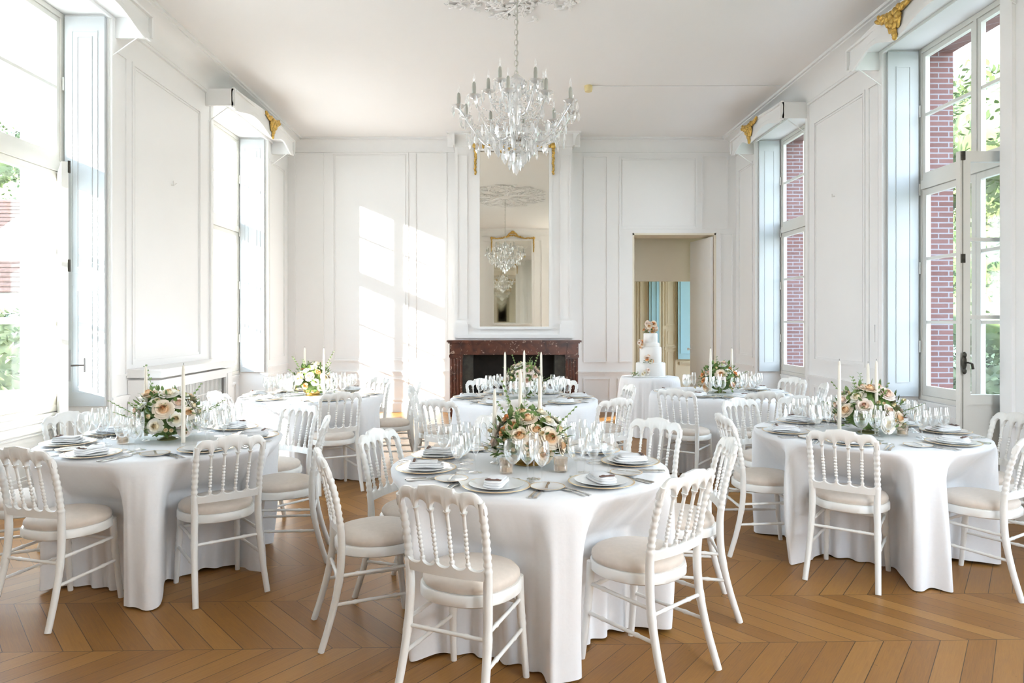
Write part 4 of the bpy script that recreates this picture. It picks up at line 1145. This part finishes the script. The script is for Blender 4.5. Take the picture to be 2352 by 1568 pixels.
def leafq(mb, p, d, L, w, up):
    d = Vector(d).normalized(); s = d.cross(up)
    if s.length < 1e-4: s = d.cross(Vector((1, 0, 0)))
    s.normalize(); n = s.cross(d); p = Vector(p)
    mb.add([p, p+d*L*.35+s*w-n*w*.25, p+d*L*.35, p+d*L*.35-s*w-n*w*.25, p+d*L*.72+s*w*.75, p+d*L*.72+n*w*.1, p+d*L*.72-s*w*.75, p+d*L],
           [(0, 2, 1), (0, 3, 2), (1, 2, 5, 4), (2, 3, 6, 5), (4, 5, 7), (5, 6, 7)])
def bouquet(cx, cy, seed, label, vase='vase', W=.205, H=.27, z0=.80, mix=('peach', 'cream', 'cream', 'blush', 'white', 'peach', 'cream', 'orange'), candles=3, dy=0, ntot=30):
    rnd = random.Random(seed); r = empty('flower_arrangement', (cx, cy, ZTOP+.001)); tag(r, label, 'flower arrangement', 'table centrepieces')
    zc = z0-ZTOP
    mb = MB()
    if vase == 'vasegold': mb.lathe([(0, 0), (.075, 0), (.078, .006), (.06, .012), (.095, .04), (.10, .06), (.085, .058), (0, .03)], 28, capb=False, capt=False)
    else: mb.lathe([(0, 0), (.06, 0), (.062, .006), (.025, .018), (.022, .035), (.07, .06), (.085, .085), (.075, .083), (0, .05)], 28, capb=False, capt=False)
    mb.build('vase', M[vase], r)
    n_ = 0; tot = ntot; pos = []
    for k in range(tot):
        t = (k+.5)/tot; ph = math.acos(1-t*1.12) ; a = k*2.39996+seed
        nrm = Vector((sin(ph)*cos(a), sin(ph)*sin(a), max(-.25, cos(ph)))).normalized()
        q = rnd.uniform(.88, 1.06)
        p = Vector((nrm.x*W*q, nrm.y*W*q, zc+.07+(H-.07)*max(-.25, cos(ph))*q))
        kind = mix[k % len(mix)] if rnd.random() > .15 else 'bud'
        d = (nrm+Vector((rnd.uniform(-.25, .25), rnd.uniform(-.25, .25), .15))).normalized()
        e = d.to_track_quat('Z', 'Y').to_euler()
        nm = 'rose' if kind in ('peach', 'cream', 'blush') else ('rose_bud' if kind == 'bud' else 'small_rose')
        inst(nm, ROSE[kind], r, p - d*.02, e, rnd.uniform(.85, 1.15))
    # smaller flowers at mid depth
    for k in range(10):
        a = rnd.uniform(0, 2*pi); q = rnd.uniform(.95, 1.2); zz = zc+rnd.uniform(.0, .20)
        k2 = sqrt(max(.05, 1-((zz-zc-.04)/(H))**2))
        d = Vector((cos(a), sin(a), .3)).normalized()
        inst('rose_bud', ROSE['bud'], r, (cos(a)*W*q*k2, sin(a)*W*q*k2, zz), d.to_track_quat('Z', 'Y').to_euler(), rnd.uniform(.7, 1.0))
    mb = MB()
    for k in range(330):
        u = rnd.uniform(-.2, 1); a = rnd.uniform(0, 2*pi); s_ = sqrt(max(0, 1-u*u)); q = rnd.uniform(.55, 1.02)
        p = Vector((s_*cos(a)*W*q, s_*sin(a)*W*q, zc+.06+(H-.07)*u*q)); d = Vector((s_*cos(a), s_*sin(a), u+rnd.uniform(-.3, .6)))+Vector([rnd.uniform(-.6, .6) for _ in range(3)])
        leafq(mb, p, d, rnd.uniform(.035, .065), rnd.uniform(.010, .017), Vector((0, 0, 1)))
    mb.ell((0, 0, zc+.12), (W*.72, W*.72, min(zc+.10, .125)), None, 14, 8); mb.ell((0, 0, zc+.16), (W*.60, W*.60, H*.38), None, 14, 8)
    mb.build('foliage', M['leaf'], r, angle=180)
    mb = MB()
    for k in range(13):
        a = rnd.uniform(0, 2*pi); el = rnd.uniform(.1, 1.2); d = Vector((cos(a)*cos(el), sin(a)*cos(el), sin(el)))
        L = rnd.uniform(.24, .38) if k < 8 else rnd.uniform(.16, .26); p0 = Vector((0, 0, zc+.05)); pts = [p0 + d*L*t + Vector((0, 0, .04*t*t)) for t in (0, .25, .5, .75, 1)]
        mb.tube(pts, .0016, 5)
        for i in range(9):
            t = .45+.55*i/8; p = p0+d*L*t+Vector((0, 0, .04*t*t))
            for sd in (-1, 1):
                s = d.cross(Vector((0, 0, 1))).normalized()*sd
                leafq(mb, p, s+d*.6+Vector((0, 0, rnd.uniform(-.2, .4))), rnd.uniform(.016, .028), .008, Vector((0, 0, 1)))
    mb.build('sprig', M['sprig'], r, angle=180)
def candle(x, y, top, label, s=.0105, zb=ZTOP+.001):
    r = empty('taper_candle', (x, y, zb)); tag(r, label, 'candle', 'ivory taper candles'); h = top-zb
    mb = MB(); mb.lathe([(.022, 0), (.023, .006), (.010, .010), (.012, .03), (.014, .032), (.0, .032)], 14, capt=False); mb.build('candle_holder', M['glass'], r)
    mb = MB(); mb.lathe([(s*1.05, .0325), (s, h*.5), (s*.8, h-.03), (s*.5, h-.008), (.002, h)], 12); c = mb.build('candle_stick', M['wax'], r)
    mb = MB(); mb.tube([(0, 0, h-.002), (0, .001, h+.012)], .0014, 5); mb.build('wick', M['wick'], r)
BQ = [('low centrepiece of peach and cream roses in a gold bowl, front centre table', 'vasegold', .20, .25, ('peach', 'cream', 'blush', 'peach', 'white', 'orange', 'cream', 'bud')),
      ('rose centrepiece with tall leafy sprigs in an olive vase, near left table', 'vase', .205, .30, ('cream', 'peach', 'cream', 'blush', 'peach', 'white', 'cream')),
      ('dense blush and cream rose centrepiece, near right table', 'vase', .215, .30, ('blush', 'blush', 'cream', 'peach', 'blush', 'bud')),
      ('white and cream rose centrepiece with one orange bloom, back left table', 'vasegold', .20, .30, ('cream', 'white', 'cream', 'blush', 'orange', 'white')),
      ('pale pink rose centrepiece in front of the fireplace, middle table', 'vase', .20, .32, ('blush', 'blush', 'white', 'cream', 'blush')),
      ('loose orange and pink centrepiece with dark leaves, back right table', 'vase', .21, .30, ('blush', 'orange', 'white', 'peach', 'white', 'orange'))]
CP = [(.15, 3.70), (-2.10, 4.46), (2.46, 4.72), (-1.88, 7.10), (.24, 6.85), (2.30, 7.36)]
for i, ((lab, vs_, W_, H_, mx_), (x, y)) in enumerate(zip(BQ, CP)):
    bouquet(x, y, 10+i*3, lab, vs_, W_, H_, mix=mx_, ntot=34)
def cpx(px, d): return (px-1148)*d/1620
CAND = [ # px, distance, top row
 [(1136, 3.62, 893), (1195, 3.42, 848), (1240, 3.45, 862)],
 [(335, 4.40, 840), (421, 4.15, 838)],
 [(1928, 4.60, 828), (1994, 4.98, 834), (2013, 4.60, 828)],
 [(700, 7.10, 798), (744, 6.95, 800)],
 [(1160, 6.72, 808), (1204, 6.60, 804), (1243, 6.75, 808)],
 [(1632, 7.20, 800), (1681, 7.30, 800)]]
wd = {3: ('left', 'middle', 'right'), 2: ('left', 'right')}
for (tn, cx, cy, s_), cs in zip(TABLES, CAND):
    for (px, d_, py), w_ in zip(cs, wd[len(cs)]):
        if tn.startswith('front'): d_ = {1136: 3.70, 1195: 3.74, 1240: 3.72}[px]
        candle(cpx(px, d_), d_, 1.52+(737-py)*d_/1620, '%s ivory taper candle among the flowers, %s' % (w_, tn), s=.0115 if d_ < 6 else .0125)
def votive(x, y, m_, lab, g=True):
    r = empty('votive_holder', (x, y, ZTOP+.001)); tag(r, lab, 'candle holder', 'glass votive holders')
    mb = MB(); mb.lathe([(0, 0), (.030, 0), (.034, .004), (.036, .07), (.034, .07), (.031, .008), (0, .008)], 20, capb=False, capt=False); mb.build('glass_cup', m_, r)
    mb = MB(); mb.lathe([(.028, .009), (.028, .03), (0, .03)], 16, capt=False); mb.build('tea_light', M['wax'], r)
votive(cpx(1163, 3.55), 3.47, M['pink'], 'small glass votive left of the gold bowl, front centre table')
votive(cpx(1286, 3.55), 3.50, M['pink'], 'small glass votive right of the gold bowl, front centre table')
votive(cpx(2073, 4.62), 4.62, M['pink'], 'small pink glass votive right of the flowers, near right table')
votive(cpx(292, 4.35), 4.30, M['pink'], 'small glass votive left of the flowers, near left table')
x_, y_ = .15-.29, 3.66-.50
o = inst('menu_card', card_me, None, (x_, y_, ZTOP+.02), (radians(15), 0, .4)); tag(o, 'small cream card leaning between settings at the front left of the front centre table', 'card')

# ---- cake
ck = empty('wedding_cake', (2.03, 9.5, ZTOP+.001)); tag(ck, 'tall white tiered wedding cake with roses on the small cake table', 'cake')
mb = MB(); mb.lathe([(0, 0), (.22, 0), (.225, .008), (.22, .015), (0, .015)], 40, capb=False, capt=False); mb.build('cake_board', M['china'], ck)
for r_, za, zb in ((.195, .015, .19), (.145, .19, .40), (.118, .40, .455), (.093, .455, .585)):
    mb = MB(); mb.lathe([(0, za), (r_-.004, za), (r_, za+.006), (r_, zb-.012), (r_-.010, zb), (0, zb)], 40, capb=False, capt=False); mb.build('tier', M['icing'], ck)
rnd = random.Random(3)
def cluster(c, n_, sp, kinds, S=.8, bias=(0, -1, .4)):
    for k in range(n_):
        p = Vector(c)+Vector([rnd.uniform(-sp, sp) for _ in range(3)])
        d = (Vector(bias)+Vector([rnd.uniform(-.6, .6) for _ in range(3)])).normalized()
        kk = kinds[k % len(kinds)]; inst('sugar_rose', ROSE[kk], ck, p, d.to_track_quat('Z', 'Y').to_euler(), S*(1 if kk in ('peach', 'blush', 'cream') else 1.2))
cluster((0, 0, .66), 17, .072, ('blush', 'orange', 'peach', 'orange'), .80, (0, -.7, .7)); cluster((-.135, -.07, .44), 6, .04, ('orange', 'blush', 'peach'), .55, (-.7, -.6, .2))
cluster((-.06, -.17, .235), 8, .05, ('orange', 'blush', 'cream', 'orange'), .62, (-.1, -1, .2)); cluster((-.11, -.24, .07), 6, .035, ('cream', 'blush'), .62, (-.2, -1, .3))
mb = MB()
for k in range(60):
    for c in (((0, 0, .61), .085), ((-.06, -.17, .21), .06), ((-.24, -.16, .04), .045)):
        if c[1] > .08 or k < 22:
            a = rnd.uniform(0, 2*pi); p = Vector(c[0])+Vector((cos(a)*c[1]*rnd.uniform(.5, 1), sin(a)*c[1]*rnd.uniform(.5, 1), rnd.uniform(-.02, .03)))
            leafq(mb, p, (cos(a), sin(a), rnd.uniform(-.6, .6)), .035, .011, Vector((0, 0, 1)))
mb.build('leaves', M['leaf'], ck, angle=180)

# =============================================================== OUTSIDE
mb = MB(); mb.box(-60, 60, -40, 90, -.9, -.62); struct(mb.build('ground', M['grass'], smooth=False))
mb = MB(); mb.box(-40, XLO-.02, -20, 20, -.62, -.58); mb.box(XRO+.02, 10, -12, 13, -.62, -.58); struct(mb.build('ground_gravel', M['gravel'], smooth=False))
def blob_tree(x, y, H, Wd, seed, label, trunk=True, n_=2600, m_='tree'):
    rnd = random.Random(seed); r = empty('tree', (x, y, -.62)); tag(r, label, 'tree', 'garden trees')
    mb = MB(); mb.tube([(0, 0, 0), (.1, 0, H*.3), (0, .1, H*.6)], [.28, .2, .1], 8); mb.build('trunk', M['bark'], r)
    mb = MB(); lumps = [(Vector((rnd.uniform(-.6, .6)*Wd, rnd.uniform(-.6, .6)*Wd, H*rnd.uniform(.22, .82))), Wd*rnd.uniform(.35, .6)) for _ in range(14)]
    for c, rr_ in lumps:
        for _ in range(n_*6//14):
            d = Vector([rnd.gauss(0, 1) for _ in range(3)]).normalized(); p = c+d*rr_*rnd.uniform(.75, 1.05)
            leafq(mb, p, d+Vector([rnd.uniform(-1, 1) for _ in range(3)]), rnd.uniform(.12, .23), rnd.uniform(.04, .07), Vector((0, 0, 1)))
        mb.ell(c, rr_*.80, None, 10, 6)
    mb.build('crown', M[m_], r, angle=180)
blob_tree(14.5, 19.5, 9.6, 3.6, 1, 'broad green tree seen through the near right window')
blob_tree(20.5, 27.5, 10.5, 4.2, 2, 'tall tree behind the broad one, seen through the open right leaf')
blob_tree(8.6, 27.5, 9.0, 3.0, 3, 'tree at the left of the garden row, behind the brick reveal')
blob_tree(-22.5, 33.0, 11.5, 4.0, 4, 'leafy tree top above the red roof outside the left window')
r = empty('tree', (-14.2, -4.0, -.62)); tag(r, 'unseen tree added behind the camera to block sun at the near left window', 'tree', 'garden trees')  # added out of view; its crown keeps sun off the wall beside the doorway
mb = MB(); mb.tube([(0, 0, 0), (.05, 0, 4), (0, .05, 8)], [.22, .16, .08], 8); mb.build('trunk', M['bark'], r)
mb = MB(); rnd = random.Random(8)
for c, rr_ in ((Vector((0, 0, 8.9)), .85), (Vector((.3, .35, 9.3)), .8), (Vector((-.3, -.4, 9.3)), .8), (Vector((0, 0, 10)), .9)):
    mb.ell(c, rr_, None, 12, 8)
    for _ in range(250):
        d = Vector([rnd.gauss(0, 1) for _ in range(3)]).normalized(); leafq(mb, c+d*rr_, d+Vector([rnd.uniform(-1, 1) for _ in range(3)]), .22, .08, Vector((0, 0, 1)))
mb.build('crown', M['tree'], r, angle=180)
def hedge(x0, x1, y0, y1, h, seed, label, m_='hedge', n_=2500):
    rnd = random.Random(seed); mb = MB(); mb.box(x0+.1, x1-.1, y0+.1, y1-.1, -.6, h-.1)
    for _ in range(n_):
        f_ = rnd.random(); x = rnd.uniform(x0, x1); y = rnd.uniform(y0, y1); z = rnd.uniform(-.5, h)
        if f_ < .35: y = y0
        elif f_ < .7: x = x0 if abs(x0) < abs(x1) else x1
        else: z = h
        leafq(mb, (x, y, z), [rnd.uniform(-1, 1) for _ in range(3)], .22, .08, Vector((0, 0, 1)))
    tag(mb.build('hedge', M[m_], angle=180), label, 'hedge')
hedge(-19, -11.5, 17.2, 18.2, 1.7, 5, 'clipped sunlit hedge below the red-roofed house, outside the left window')
hedge(8.5, 26, 16.5, 17.3, .55, 6, 'low green hedge on the lawn outside the right window')
# neighbouring house with tiled roof, left
hs = empty('house', (-15.5, 22, -.6)); tag(hs, 'house with a reddish tiled roof outside the near left window', 'house')
mb = MB(); mb.box(-5, 5, 0, 8, 0, 3.2); mb.build('wall', M['stone'], hs, smooth=False)
mb = MB(); mb.add([(-5.4, -.4, 3.0), (5.4, -.4, 3.0), (5.0, 4, 6.6), (-5.0, 4, 6.6), (-5.4, 8.4, 3.0), (5.4, 8.4, 3.0)], [(0, 1, 2, 3), (3, 2, 5, 4), (0, 3, 4), (1, 5, 2), (0, 4, 5, 1)])
for k in range(22):
    t = k/22; mb.box(-5.35, 5.35, -.42+4.4*t, -.36+4.4*t+.1, 3.0+3.6*t+.02, 3.0+3.6*t+.07)
mb.build('roof', M['tile'], hs, smooth=False)
mb = MB(); mb.box(-1.2, 1.0, .9, 3, 3.6, 4.6); mb.add([(-1.35, .8, 4.6), (1.15, .8, 4.6), (-.1, .8, 5.5), (-1.35, 3.4, 4.6), (1.15, 3.4, 4.6), (-.1, 3.4, 5.5)], [(0, 1, 2), (3, 5, 4), (0, 2, 5, 3), (1, 4, 5, 2), (0, 3, 4, 1)])
mb.build('dormer', M['stone'], hs, smooth=False)
